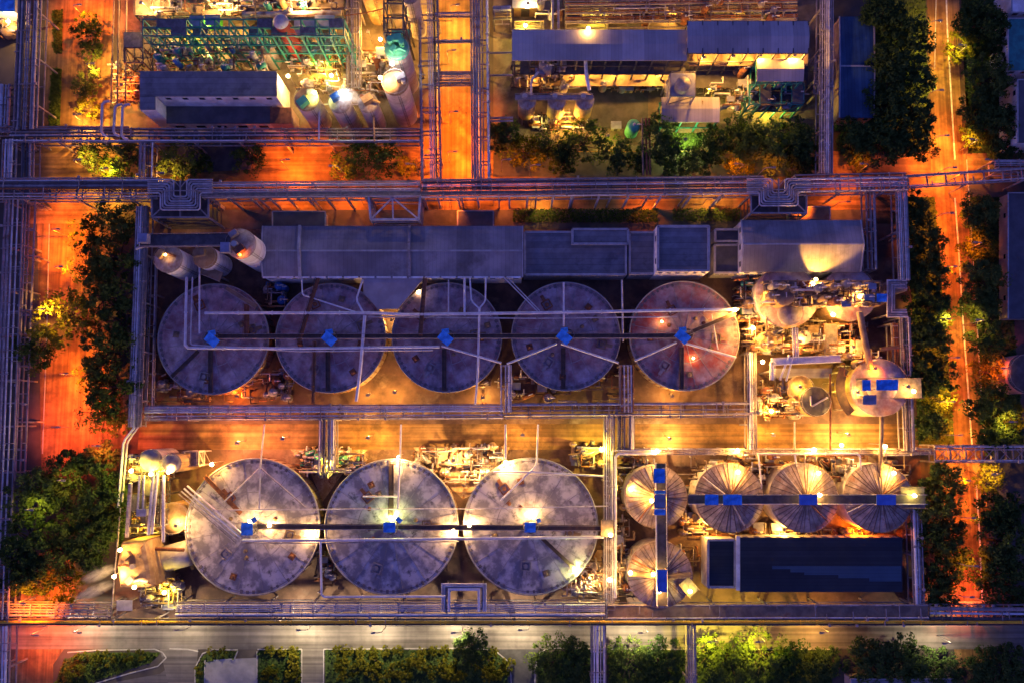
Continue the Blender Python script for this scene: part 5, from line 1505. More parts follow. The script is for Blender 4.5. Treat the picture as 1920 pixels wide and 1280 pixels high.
# ---- upper left plant
tower('long teal steel frame in front of the lit upper left plant', (268, 37, 645, 68), [5, 10, 15, 20], 'teal', 14, 2, 'grating', .14)
tower('brown platform with warm lit deck behind the teal frame', (255, -50, 645, 30), [8.0], 'steel_dark', 6, 2, 'deck', 1.0)
tower('dark side stair frame at the left of the teal frame', (233, 62, 268, 118), [6, 12], 'steel_dark', 1, 2, 'grating', .5)
vr = vessel_v('tall red vessel with a white domed top in the teal frame', 527, 42, 15, 22, 'red', 0, top='silo')
p = P(527, 42, 22); MB_ = MB().lathe((p.x, p.y, 22.2), [(M(15.4, 22), 0), (M(13, 22), .7), (M(7, 22), 1.1), (.01, 1.25)], 24); MB_.build('domed_cap', 'silo', vr)
vessel_v('dark grey round vessel behind the teal beams, left of the red one', 497, 92, 16, 9, 'steel', 0); vessel_v('second dark grey vessel behind the teal beams', 450, 90, 14, 9, 'steel', 0)
for i, (x, y, m) in enumerate(((370, 42, 'lime'), (400, 40, 'lime'))): cabinet(x, y, 12, 1.6, f'bright lime green cover under the teal beams, {ORD[i]} from the left', None, m)
for i, (x, y) in enumerate(((570, 84), (600, 82))): cabinet(x, y, 4, 2.4, f'dark blue machine housing right of the red vessel, {ORD[i]}', None, 'blue_mach')
clutter((290, 70, 500, 128), 48, 3, 'inside the teal frame', 'machines inside the teal frame', (0.06, 5.3, 10.3), ms=('machine', 'cream', 'cream', 'blue_mach', 'steel', 'teal'))
clutter((545, 80, 640, 135), 19, 4, 'right of the teal frame', 'machines right of the teal frame', (0.06, 4.0), ms=('cream', 'machine', 'steel'))
clutter((280, -10, 630, 26), 26, 5, 'on the warm deck behind the teal frame', 'machines on the warm deck', (8.3,), ms=('steel', 'machine', 'cream', 'teal'))
cabinet(575, 55, 8.3, 2.6, 'large pale cabin on the warm deck beside the teal frame', None, 'cream'); cabinet(610, 45, 8.3, 2.2, 'dark doored pale cabin near the rack by the teal frame', None, 'cream')
pipe('fat grey duct bending along the warm deck', [(455, 28, 11), (560, 27, 11), (640, 24, 11)], .8, 'pipe_dull')
rack('brown upright pipe rack through the warm yard of the upper left plant', (661, -60), (662, 165), 24, 10.0, bundle(4, -10, 10, seed=61, ms=('deck', 'pipe_dull', 'rust')), step=6)
for t in [('pale lid silo, left of three in front of the rack', 575, 187, 23, 16, 'cream', [(583, 175, 'box', 1.4, 'steel'), (570, 195, 'box', 2.4, 'green')]), ('middle silo of three, under the white lamp streak', 637, 193, 21, 16, 'silo_top', [(630, 185, 'box', 2.0, 'blue_mach')]),
          ('right silo of three, machinery on its lid', 690, 194, 19, 15, 'silo_top', [(690, 190, 'box', 2.4, 'cream'), (700, 195, 'duct', 2.0, 'cream'), (680, 185, 'cyl', 1.2, 'rust')])]:
    s = silo(t[0], t[1], t[2], t[3], t[4], top=t[5]); on_top(s, t[6], t[4] + .2)
s = silo('biggest pale silo with a half lit lid by the street rack', 741, 156, 25, 22, top='cream'); on_top(s, [(752, 148, 'box', 2.0, 'steel'), (757, 155, 'cyl', 1.2, 'silo')], 22.2)
s = silo('tall silo crowned with green machinery beside the street rack', 744, 92, 24, 22, top='green')
on_top(s, [(733, 80, 'cyl', 1.8, 'green'), (745, 76, 'box', 2.2, 'green'), (754, 84, 'cyl', 1.6, 'green'), (738, 95, 'box', 1.6, 'green'), (750, 98, 'duct', 1.6, 'green')], 22.2)
tower('narrow dark frame with green platforms above the tall silo', (720, -20, 756, 62), [10, 18, 24], 'steel_dark', 1, 3, 'green', .5)
silo('large cream tank cut by the top edge beside the green platforms', 694, -28, 24, 16, 'cream', 'cream')
silo('white silo squeezed between green platforms and street rack', 768, -8, 17, 20)
pipe('thin rail pipe across the cream tank', [(645, 30, 14), (690, 24, 14), (722, 16, 14)], .16, 'rust')
clutter((672, 90, 735, 160), 16, 6, 'in the orange yard by the pale silos', 'machines by the pale silos', (0.06,), ms=('cream', 'rust', 'machine'))
clutter((560, 150, 720, 175), 16, 7, 'behind the three small silos', 'machines behind the three silos', (0.06, 6.0), ms=('cream', 'machine', 'steel'))
clutter((215, 128, 258, 190), 13, 8, 'left of the works office', 'machines left of the works office', (0.06,), ms=('rust', 'cream', 'steel'))
cabinet(716, 98, 6, 1.3, 'white striped box in the orange yard', None, 'white_wall')
for i, (x0, y0, x1, y1, b) in enumerate(((215, -40, 208, 198, 0), (224, -40, 220, 198, 0), (238, -40, 235, 200, 0))):
    pipe(f'thin brown pipe running down to the office rack, {ORD[i]} from the street', [(x0, y0, 9), (x1, y1, 9)], .22, 'deck')
for i, (x0, y0, x1, y1) in enumerate(((192, 192, 190, 252), (216, 198, 213, 252), (230, 198, 228, 258))):
    pipe(f'pale drop pipe onto the office rack, {ORD[i]} from the street', [(x0 + 14, y0 - 2, 11), (x0, y0, 11), (x1, y1, 11), (x1 + 12, y1 + 4, 11)], .36, 'pipe')
pipe('bright post pipe in front of the three silos, left', [(599, 196, 13), (598, 262, 10.5)], .26, 'pipe_bright')
pipe('bright post pipe in front of the three silos, right', [(700, 198, 13), (702, 266, 10.5)], .26, 'cream')
pipe('rail pipe joining the two bright posts', [(599, 196, 13), (700, 197, 13)], .14, 'pipe')
# far upper left corner
clutter((-20, 25, 28, 65), 10, 9, 'in the pale heap at the top left corner', 'machines at the top left corner', (0.06,), ms=('cream', 'silo'))
vessel_h('pale lying tank at the top left corner', 14, 52, 30, 12, .5, 0.06, 'cream')

# ---- upper right plant
for i, x in enumerate((988, 1044, 1097)):
    s = silo(['left of three cream hopper silos below the sheds', 'middle of three cream hopper silos below the sheds', 'right of three cream hopper silos below the sheds'][i], x, 190, 17, 12, 'cream', 'silo_top', cone=4.0)
    on_top(s, [(x - 4, 184, 'cyl', 1.4, 'silo')], 12.2)
bridge('dark beam walkway across the tops of the three hopper silos', (966, 183), (1112, 183), 13.2, 1.2, m='steel', posts=3)
pipe('white duct running down to the right hopper silo', [(1098, 112, 15), (1099, 140, 15), (1105, 170, 13.5)], .5, 'pipe_bright')
pipe('thin duct dropping to the left hopper silo', [(1010, 135, 14), (996, 150, 14), (996, 178, 13.5)], .3, 'pipe')
clutter((1000, 106, 1055, 136), 10, 12, 'on the dark deck below the long roof', 'machines on the dark deck', (11.2,), ms=('steel', 'steel_dark', 'machine'), zp=2)
clutter((965, 120, 1080, 170), 22, 13, 'on the bright floor below the long roof', 'machines on the bright floor', (0.06, 5.2), ms=('cream', 'machine', 'steel'))
clutter((1130, 135, 1250, 165), 19, 14, 'along the bright strip below the long roof', 'machines along the bright strip', (0.06,), ms=('cream', 'machine', 'steel'))
clutter((1310, 125, 1500, 200), 42, 15, 'in the pump hall under the right sheds', 'machines under the right sheds', (0.06, 6.2), ms=('cream', 'machine', 'steel', 'rust', 'deck'))
clutter((1000, 215, 1105, 240), 13, 16, 'in front of the three hopper silos', 'machines in front of the hopper silos', (0.1,), ms=('cream', 'machine', 'rust'))
clutter((1010, 0, 1470, 34), 42, 17, 'in the dark pipe yard along the top edge', 'machines in the dark pipe yard', (0.06, 4.0), ms=('steel', 'steel_dark', 'rust', 'deck'))
for i, y in enumerate((6, 22, 40)):
    rack(f'brown pipe rack along the top edge behind the sheds, {ORD[i]} from the top', (1060, y - 2), (1495, y - 8), 12, 8 - i, bundle(3, -5, 5, seed=70 + i, ms=('deck', 'steel', 'rust')), step=6)
rack('pale stacked pipe rack at the left of the long grey roof', (925, 24), (958, 23), 26, 7.0, bundle(4, -12, 12, seed=75, ms=('cream', 'pipe')), step=4)
rack('yellow lit pipe rack beside the left end of the long grey roof', (965, 47), (1020, 46), 16, 6.0, bundle(4, -7, 7, seed=76, ms=('cream', 'deck')), step=4)
pipe('dull upright pipe pair behind the long grey roof, left', [(1036, -20, 9), (1036, 55, 9)], .4, 'pipe_dull'); pipe('dull upright pipe pair behind the long grey roof, right', [(1047, -20, 9), (1047, 55, 9)], .4, 'pipe_dull')
cabinet(985, 2, .06, 3.0, 'pale lit cabin at the top edge by the street rack', None, 'cream')
tower('grey equipment block under a cyclone beside the sheds', (1257, 139, 1302, 181), [8, 14], 'steel', 1, 1, 'canopy_grey', 1.0)
s = silo('grey cyclone standing on the equipment block', 1281, 158, 14, 17, 'steel', 'steel', 'cone', z0=14.4, ladder=False)
vessel_v('round tank lit green in the dark paved yard', 1188, 236, 13, 6, 'green', .06)  # green light on the tank is put into its colour
for i, x in enumerate((1204, 1211, 1217)):
    pipe(f'upright brown pipe over the tree row, {ORD[i]} from the left', [(x, 222, 7), (x + 2, 330, 7)], .3, ('deck', 'rust', 'rust')[i])
for i, y in enumerate((100, 142, 222, 228)):
    pipe(f'dull pipe from the street rack to the long grey shed, {ORD[i]} from the top', [(915, y, 9), (962, y - 1, 9)], .28, 'pipe_dull')
cabinet(1155, 236, .1, 1.2, 'small cabin on the dark paved yard', None, 'steel')
tower('teal lattice frame below the small right shed', (1405, 160, 1505, 196), [5, 10], 'teal', 5, 1, 'steel_dark', .3)

# ---- right complex between the house and the lane
ZR = 10.0
s = silo('left round tank of the lit complex with a curved pale side', 1475, 556, 58, ZR, 'silo', 'tank_top', 'flat', name='round_tank', cat='tank')
s = silo('right round tank of the lit complex below the house', 1592, 552, 50, ZR, 'cream', 'tank_top', 'flat', name='round_tank', cat='tank')
tower('lamp-lit steel platform spanning both round tanks of the complex', (1432, 528, 1650, 572), [7.0, 12.5], 'deck', 7, 2, 'grating', .35)
clutter((1440, 530, 1640, 570), 42, 21, 'on the platform over the two round tanks', 'machines on the round tank platform', (ZR + .3, 12.9), ms=('cream', 'machine', 'steel', 'rust'), zp=2.5)
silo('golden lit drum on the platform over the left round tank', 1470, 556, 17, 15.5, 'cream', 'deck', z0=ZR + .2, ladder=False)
silo('dark lidded drum at the lower edge of the left round tank', 1482, 588, 22, 11.5, 'steel', 'steel', z0=ZR + .2, ladder=False)
tower('rust red open frame below the two round tanks', (1545, 608, 1618, 668), [4, 8], 'rust', 3, 2, 'grating', .3)
tower('yellow lit pump platform left of the rust red frame', (1400, 612, 1545, 658), [5.5], 'deck', 5, 1, 'deck', .55)
clutter((1400, 600, 1545, 660), 42, 22, 'on the yellow lit pump platform', 'machines on the pump platform', (0.06, 5.9), ms=('cream', 'machine', 'rust', 'deck'))
clutter((1548, 606, 1620, 672), 22, 23, 'in the rust red frame', 'machines in the rust red frame', (0.06, 4.3), ms=('rust', 'cream', 'deck'))
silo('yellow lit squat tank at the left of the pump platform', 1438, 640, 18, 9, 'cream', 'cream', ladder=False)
silo('small pale tank on the pump platform', 1508, 632, 12, 9, 'silo', 'silo', ladder=False)
pipe('fat brown inclined duct falling across the complex to the right tank', [(1612, 585, 15), (1618, 622, 14), (1632, 690, 12)], .9, 'deck', name='duct', cat='duct')
for i in range(3): pipe(f'pale upright pipe over the white beam, {ORD[i]} from the left', [(1486 + 4.5 * i, 615, 11), (1488 + 4.5 * i, 676, 11)], .2, 'pipe_bright')
bridge('white pipe beam over the complex', (1446, 678), (1576, 672), 11, 1.8, m='pipe_bright', rail_m='pipe_bright', posts=3)
bridge('pale blue short leg of the white beam', (1448, 678), (1447, 712), 11, .9, m='pipe_bright', rail_m='pipe_bright', posts=1)
pipe('pale blue slanting pipe below the white beam, left', [(1480, 665, 11), (1462, 712, 10)], .3, 'pipe_bright'); pipe('pale blue slanting pipe below the white beam, right', [(1486, 672, 11), (1474, 714, 10)], .26, 'pipe_bright')
MB_ = MB().prism(poly([(1450, 690), (1560, 690), (1560, 708), (1450, 708)], 7), 6.6, 7.0); rf = thing('canopy', 'brown flat roof strip below the white beam', 'canopy', P(1505, 700, 0)); MB_.build('roof', 'roof_plain', rf)
for x in (1454, 1556):
    p = P(x, 700, 6.6); MB().box((p.x, p.y, 3.3), (.3, .3, 6.6)).build('post', 'steel', rf)
s = silo('big round tank under the two blue canopies beside the right rack', 1648, 726, 53, 11, 'cream', 'tank_top', 'cone', name='round_tank', cat='tank')
cr = thing('curved_walkway', 'dark curved walkway hugging the left of the blue canopied tank', 'walkway', P(1588, 740, 0)); c = P(1648, 726, 10)
MB().lathe((c.x, c.y, 9.6), [(M(62, 9), 0), (M(79, 9), 0), (M(79, 9), .25), (M(62, 9), .25), (M(62, 9), 0)][::-1], 24, math.radians(150), math.radians(222), False).build('deck', 'brown', cr)
for a in (155, 185, 215):
    x, y = c.x + M(70, 9) * math.cos(math.radians(a)), c.y + M(70, 9) * math.sin(math.radians(a)); MB().box((x, y, 4.8), (.4, .4, 9.6)).build('post', 'steel', cr)
bridge('lamp-lit platform across the blue canopied tank to the right rack', (1606, 727), (1728, 727), 12.6, 5.2, m='grating', rail_m='deck', posts=3, name='platform', cat='platform')
walk_canopy('small blue canopy on the lit tank platform', 1624, 722, 15, 20, 15.4, 'canopy', 12.6); walk_canopy('long blue canopy on the lit tank platform', 1663, 721, 40, 20, 15.4, 'canopy', 12.6)
walk_canopy('grey-violet canopy below the blue ones on the round tank', 1630, 749, 25, 18, 14.6, 'canopy_grey', 11.4)
walk_canopy('small blue canopy beside the square pipe loop', 1653, 559, 19, 15, 14.4, 'canopy', 10.6)
silo('dark lidded tank with a crooked pipe in the lit complex', 1528, 752, 27, 9, 'cream', 'steel_dark', name='round_tank', cat='tank')
silo('golden tank behind the dark lidded one', 1500, 728, 24, 7, 'cream', 'cream', ladder=False, name='round_tank', cat='tank')
pipe('crooked pale pipe on the dark lidded tank', [(1520, 742, 9.6), (1521, 762, 9.6), (1552, 744, 9.6)], .22, 'pipe')
clutter((1420, 715, 1505, 778), 38, 24, 'in the lower left corner of the complex', 'machines in the lower corner of the complex', (0.06, 3.5), ms=('cream', 'machine', 'silo', 'rust'))
clutter((1580, 660, 1640, 700), 13, 25, 'beside the inclined duct', 'machines beside the inclined duct', (0.06, 8), ms=('rust', 'cream'))
clutter((1386, 520, 1440, 600), 26, 26, 'left of the round tanks by the flood', 'machines left of the round tanks', (0.06, 4), ms=('cream', 'green', 'machine'))
pipe('brown upright duct from the complex over the lane', [(1652, 755, 9.5), (1653, 800, 9.5), (1650, 905, 9.5)], .55, 'deck', name='duct', cat='duct')
pipe('brown pipe pair over the lane, left of the duct', [(1557, 700, 8), (1557, 842, 8)], .3, 'rust'); pipe('dull post pipe over the lane', [(1490, 790, 8), (1490, 842, 8)], .24, 'pipe_dull')
rack('dull side rack left of the right compound rack', (1678, 606), (1684, 720), 12, 8.5, bundle(3, -5, 5, seed=80), step=5)
bridge('catwalk from the complex to the right rack', (1650, 655), (1700, 648), 9.0, .8, m='deck', rail_m='deck', posts=1, name='catwalk', cat='catwalk')
tower('grey stair frame between complex and right rack', (1640, 690, 1668, 712), [4, 8], 'steel', 1, 1, 'grating', 1.0)

# ---- pump pits between the lower tanks and cone tank yard
clutter((555, 848, 680, 885), 35, 31, 'in the yellow pit beside the first lower tank', 'machines in the yellow pump pit', (0.06, 2.0), ms=('cream', 'green', 'machine', 'silo'))
clutter((775, 835, 950, 905), 38, 32, 'in the rusty yard left of third lower tank', 'machines in the rusty yard', (0.06,), ms=('cream', 'rust', 'machine'))
clutter((1060, 1050, 1130, 1112), 32, 33, 'in the pit right of the third lower tank', 'machines in the pit right of the third lower tank', (0.06, 2.0), ms=('cream', 'silo', 'machine'))
clutter((1150, 1000, 1185, 1120), 26, 34, 'beside the vertical rack by the lower cone tank', 'machines beside the vertical rack', (0.06, 3.0), ms=('cream', 'rust', 'machine'))
clutter((1165, 848, 1225, 880), 10, 35, 'above the upper left cone tank', 'machines above the upper left cone tank', (0.06,), ms=('rust', 'machine'))
clutter((1300, 852, 1700, 900), 38, 36, 'behind the row of three cone tanks', 'machines behind the cone tank row', (0.06, 4.0), ms=('rust', 'cream', 'deck', 'machine'))
clutter((1070, 832, 1130, 870), 13, 37, 'in the yellow beam by the vertical rack', 'machines in the yellow beam', (0.06,), ms=('cream', 'machine'))
clutter((300, 700, 500, 752), 22, 38, 'below the rims of the first two upper tanks', 'machines below the first upper tanks', (0.06,), ms=('rust', 'machine', 'steel'))
clutter((510, 690, 545, 752), 10, 39, 'between the first and second upper tanks', 'machines between the first two upper tanks', (0.06,), ms=('rust', 'machine'))
clutter((900, 700, 1180, 752), 22, 40, 'below the rims of the fourth upper tank', 'machines below the fourth upper tank', (0.06,), ms=('rust', 'machine', 'steel'))
clutter((595, 1030, 625, 1105), 10, 41, 'by the ladder between the first two lower tanks', 'machines by the ladder between lower tanks', (0.06,), ms=('machine', 'silo'))
clutter((500, 535, 535, 575), 6, 42, 'above the gap between the first two upper tanks', 'machines in the gap above the first tanks', (0.06,), ms=('blue_mach', 'steel'))
# fans of pale pipes spreading from the tank rims
def fan(label, px, py, r0, r1, a0, a1, n, z0, z1, seed, ms=('pipe_bright', 'cream', 'pipe', 'deck')):
    rr = random.Random(seed)
    root = thing('pipe_fan', label, 'pipe fan', P(px, py, 0))
    for i in range(n):
        a = math.radians(a0 + (a1 - a0) * (i + rr.uniform(.2, .8)) / n)
        q0, q1 = r0 * rr.uniform(.8, 1.3), r1 * rr.uniform(.7, 1.05)
        p, q = P(px + q0 * math.cos(a), py - q0 * math.sin(a), z0), P(px + q1 * math.cos(a), py - q1 * math.sin(a), z1)
        MB().tube([Vector((p.x, p.y, 0)), p, q, Vector((q.x, q.y, 0))], rr.uniform(.14, .34), 7).build('pipe', rr.choice(ms), root)
    c = P(px, py, z0)
    MB().cyl((c.x, c.y, 0), M(r0) * .9, z0 - .2, 16).build('manifold', 'machine', root)
fan('fan of pale pipes in the yellow pump pit between the first two lower tanks', 615, 884, 10, 52, 15, 165, 26, 4.5, 2.5, 1)
fan('fan of pale pipes in the pit right of the third lower tank', 1128, 1112, 8, 74, 95, 178, 20, 4.5, 2.5, 2)
fan('fan of struts in the yellow flood beam by the vertical rack', 1128, 842, 6, 54, 172, 215, 7, 5.5, 2.5, 3)
fan('fan of rusty pipes behind the first cone tank of the row', 1380, 860, 8, 44, 200, 340, 14, 5, 2.5, 4, ('rust', 'deck', 'cream'))
fan('fan of rusty pipes behind the second cone tank of the row', 1530, 858, 8, 40, 200, 340, 12, 5, 2.5, 5, ('rust', 'deck', 'cream'))
fan('fan of golden pipes left of the round tanks beside the brightest flood', 1418, 560, 8, 46, 60, 300, 22, 6, 2.5, 6, ('cream', 'deck', 'pipe', 'rust'))
# floodlight beams built as solid pale struts
pipe('yellow light beam shaped as a slanting strut, upper', [(1066, 852, 3), (1128, 842, 6)], .22, 'cream'); pipe('yellow light beam shaped as a slanting strut, lower', [(1078, 860, 3), (1128, 845, 5.5)], .22, 'cream')

# ---- lower left machinery
def dome_house(label, pts, z, m):
    q = [P(x, y, z) for x, y in pts]
    c = sum(q, Vector()) / len(q)
    root = thing('kiln_housing', label, 'housing', (c.x, c.y, 0))
    mb = MB().prism([(p.x, p.y) for p in q], 0, z - 2.5)
    n = len(q)
    rings = [(1.0, z - 2.5), (.93, z - 1.2), (.75, z - .4), (.35, z), (.02, z + .1)]
    ar = sum(q[i].x * q[(i + 1) % n].y - q[(i + 1) % n].x * q[i].y for i in range(n))
    if ar < 0: q.reverse()
    vs = []
    for s_, h in rings:
        vs += [(c.x + (p.x - c.x) * s_, c.y + (p.y - c.y) * s_, h) for p in q]
    fs = []
    for i in range(len(rings) - 1):
        for j in range(n): fs.append((i * n + j, i * n + (j + 1) % n, (i + 1) * n + (j + 1) % n, (i + 1) * n + j))
    mb.add(vs, fs)
    mb.build('shell', m, root)
    r2 = MB()
    for i in range(n):
        p = q[i]
        r2.beam((p.x, p.y, z - 2.4), (c.x + (p.x - c.x) * .75, c.y + (p.y - c.y) * .75, z - .2), .22, .22)
        r2.beam((p.x, p.y, .1), (p.x, p.y, z - 2.4), .25, .25)
    r2.build('ribs', 'rust', root)
    return root
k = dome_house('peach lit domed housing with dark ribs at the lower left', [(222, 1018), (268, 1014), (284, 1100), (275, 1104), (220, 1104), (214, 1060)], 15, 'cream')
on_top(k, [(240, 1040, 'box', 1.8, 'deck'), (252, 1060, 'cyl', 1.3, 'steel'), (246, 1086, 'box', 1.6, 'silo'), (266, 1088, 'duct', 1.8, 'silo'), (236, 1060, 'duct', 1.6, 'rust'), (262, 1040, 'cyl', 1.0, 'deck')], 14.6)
vessel_h('white lying drum streaked with rust beside the domed housing', 318, 1046, 52, 24, .25, 0.06, 'silo')
pipe('rust band pipe around the white lying drum', [(292, 1028, 9), (345, 1030, 9)], .5, 'rust')
for i, (x0, y0, x1, y1, r, m) in enumerate(((245, 905, 238, 1006, .55, 'pipe_dull'), (262, 890, 258, 960, .3, 'pipe'), (270, 890, 268, 960, .3, 'pipe'), (288, 890, 278, 1002, .45, 'pipe'), (296, 885, 285, 1000, .4, 'pipe'), (307, 890, 306, 1015, .45, 'pipe'))):
    pipe(f'upright grey duct at the lower left machinery, {ORD[i]} from the left', [(x0, y0, 14), (x1, y1, 13)], r, m, name='duct', cat='duct', group='upright ducts of the lower left machinery')
silo('bright cream silo with floodlit side above the diagonal pipes', 322, 868, 17, 15, 'cream', 'silo_top')
silo('dark capped round tank at the top of the lower left machinery', 283, 862, 20, 12, 'silo', 'steel')
silo('yellow lit tank at the left rim of the first lower tank', 326, 970, 28, 7, 'cream', 'cream', ladder=False, name='round_tank', cat='tank')
tower('lattice truss platform between lower left machinery and lane', (345, 846, 372, 872), [5, 9], 'steel', 2, 1, 'grating', .4)
tower('dark steel frame holding the upright ducts at the lower left', (245, 900, 300, 985), [6, 12], 'steel_dark', 2, 3, 'grating', .35)
cabinet(266, 960, 12.4, 1.0, 'small grey box on the duct frame', None, 'canopy_grey')
walk_canopy('small grey canopy over the yellow pipe at the lower left', 234, 1134, 28, 19, 11, 'canopy_grey', 0)
clutter((270, 1080, 335, 1135), 35, 43, 'in the lower left corner beside the white drum', 'machines in the lower left corner', (0.06, 3), ms=('cream', 'deck', 'silo', 'machine'))
clutter((240, 855, 320, 895), 26, 44, 'at the top of the lower left machinery', 'machines at the top of the lower left machinery', (0.06, 5), ms=('cream', 'deck', 'silo'))
clutter((228, 930, 340, 1000), 22, 45, 'below the upright ducts of the lower left machinery', 'machines under the upright ducts', (0.06,), ms=('cream', 'deck', 'machine'))
clutter((1305, 985, 1700, 1003), 16, 46, 'between cone tanks and navy hall', 'machines between cone tanks and navy hall', (0.06,), ms=('rust', 'deck', 'machine'), zp=2)
clutter((1290, 940, 1325, 1000), 6, 47, 'in the golden corner beside the navy bay', 'machines in the golden corner', (0.06,), ms=('deck', 'cream'), zp=2)
clutter((1150, 885, 1180, 1000), 8, 49, 'beside the pale framing pipe', 'machines beside the framing pipe', (0.06,), ms=('rust', 'machine', 'cream'), zp=2)
clutter((1270, 860, 1310, 1060), 10, 50, 'between the two cone tank groups', 'machines between the cone tank groups', (0.06,), ms=('rust', 'machine', 'deck'), zp=2)
# far right edge
silo('dark round tank with pale rim cut by the right edge', 1925, 700, 36, 8, 'pink_wall', 'steel_dark', name='round_tank', cat='tank')
struct('earth_patch', MB().sheet(poly([(1868, 560), (1990, 560), (1990, 840), (1880, 840)]), 0.05), 'slab')
# steam
def steam(label, a, b, r0, r1, z, dens):
    A, B = P(*a, z), P(*b, z)
    m = bpy.data.materials.new('steam')
    m.use_nodes = True
    t = m.node_tree
    t.nodes.remove(t.nodes['Principled BSDF'])
    v = t.nodes.new('ShaderNodeVolumePrincipled')
    v.inputs['Color'].default_value = (.97, .96, .95, 1)
    n = t.nodes.new('ShaderNodeTexNoise'); n.inputs['Scale'].default_value = 1.8; n.inputs['Detail'].default_value = 4
    tc = t.nodes.new('ShaderNodeTexCoord'); t.links.new(tc.outputs['Object'], n.inputs[0])
    ln = t.nodes.new('ShaderNodeVectorMath'); ln.operation = 'LENGTH'; t.links.new(tc.outputs['Object'], ln.inputs[0])
    fa = t.nodes.new('ShaderNodeMapRange'); fa.inputs[1].default_value = 1.0; fa.inputs[2].default_value = .25; t.links.new(ln.outputs['Value'], fa.inputs[0])
    mr = t.nodes.new('ShaderNodeMapRange'); mr.inputs[1].default_value = .38; mr.inputs[2].default_value = .62; mr.inputs[4].default_value = dens
    t.links.new(n.outputs['Fac'], mr.inputs[0])
    mu = t.nodes.new('ShaderNodeMath'); mu.operation = 'MULTIPLY'; t.links.new(mr.outputs[0], mu.inputs[0]); t.links.new(fa.outputs[0], mu.inputs[1])
    t.links.new(mu.outputs[0], v.inputs['Density'])
    t.links.new(v.outputs[0], t.nodes['Material Output'].inputs['Volume'])
    mb = MB().ball((0, 0, 0), 1.0, 16)
    me = bpy.data.meshes.new('steam'); me.from_pydata(mb.v, [], mb.f); me.update(); me.materials.append(m)
    o = bpy.data.objects.new('steam', me); C.objects.link(o)
    o.location = (A + B) / 2
    d = B - A
    o.scale = (d.length * .6, (r0 + r1) * .75, (r0 + r1) * .75)
    o.rotation_euler = (0, 0, math.atan2(d.y, d.x))
    tag(o, label, 'steam', kind='stuff')
steam('upper white steam jet blowing left from the domed housing', (216, 1062), (158, 1088), .6, 1.7, 13, .7)
steam('lower white steam jet blowing left from the domed housing', (212, 1092), (146, 1120), .6, 1.7, 12, .9)
steam('white lamp streak, shaped as a puff, over the middle of the three small silos', (632, 178), (676, 188), 1.2, 2.0, 18, .8)  # puff shape added for the glare streak of the white lamp
# ------------------------------------------------------------------ lamps
COL = {'warm': (1.0, 0.56, 0.16), 'gold': (1.0, 0.46, 0.06), 'orange': (1.0, 0.185, 0.004), 'deep': (1.0, 0.12, 0.02), 'salmon': (1.0, 0.34, 0.12), 'pale': (1.0, 0.78, 0.46), 'white': (0.95, 0.95, 1.0), 'lemon': (1.0, 0.72, 0.06), 'lime': (0.85, 1.0, 0.25)}
_lights = {}
def light(parent, loc, power, col, r=.3, spot=None, aim=None):
    key = (power, col, r, spot)
    if key not in _lights:
        L = bpy.data.lights.new('lamp_light', 'SPOT' if spot else 'POINT')
        L.energy = power * LAMP
        L.color = COL[col]
        L.shadow_soft_size = r
        if spot:
            L.spot_size = math.radians(spot); L.spot_blend = .35
        _lights[key] = L
    o = bpy.data.objects.new('lamp_light', _lights[key])
    C.objects.link(o)
    o.parent = parent
    o.location = Vector(loc) - wpos(parent)
    if aim is not None:
        o.rotation_euler = (Vector(aim) - Vector(loc)).to_track_quat('-Z', 'Y').to_euler()
    return o
HOODED = ('low flood', 'in the lane', 'pump hall', 'under the long grey roof', 'bays under', 'second flood', 'pump pit', 'red flood', 'warm deck', 'left of the works', 'apron', 'bright yard', 'cream tank', 'rust red', 'golden tank', 'curved walkway', 'inclined duct', 'behind the street', 'yellow lit tank', 'tip of the porch', 'tinged', 'rusty yard', 'small blue canopy', 'middle of the pump platform', 'pale cabin')
def flood(px, py, z, power, label, col='warm', base=0.0, r=.42, group=None, aim=None, spot=None):
    """post with a bare glowing globe under a small cap"""
    p = P(px, py, z)
    root = thing('floodlight', label, 'lamp', (p.x, p.y, base), group)
    MB().tube([(p.x, p.y + .5, base), (p.x, p.y + .5, z + .5), (p.x, p.y, z + .55)], .07, 6).build('post', 'steel', root)
    lens = 'lens_orange' if col in ('orange', 'deep') else 'lens_white' if col == 'white' else 'lens_warm'
    if any(k in label for k in HOODED):
        MB().box((p.x, p.y, z + .25), (1.0, .8, .16)).box((p.x, p.y, z + .4), (.4, .4, .14)).build('hood', 'steel', root)
        MB().box((p.x, p.y, z + .1), (.8, .6, .1)).build('lamp_glass', lens, root)
    else:
        MB().ball((p.x, p.y, z), r, 12).build('lamp_globe', lens, root)
        MB().lathe((p.x, p.y, z + r * .9), [(r * .5, 0), (r * .35, .18), (.01, .2)], 10).build('cap', 'steel', root)
    if spot: light(root, (p.x, p.y - 0, z - r - .2), power, col, .25, spot, aim)
    else: light(root, (p.x, p.y, z - r - .25), power, col, .3)
    return root
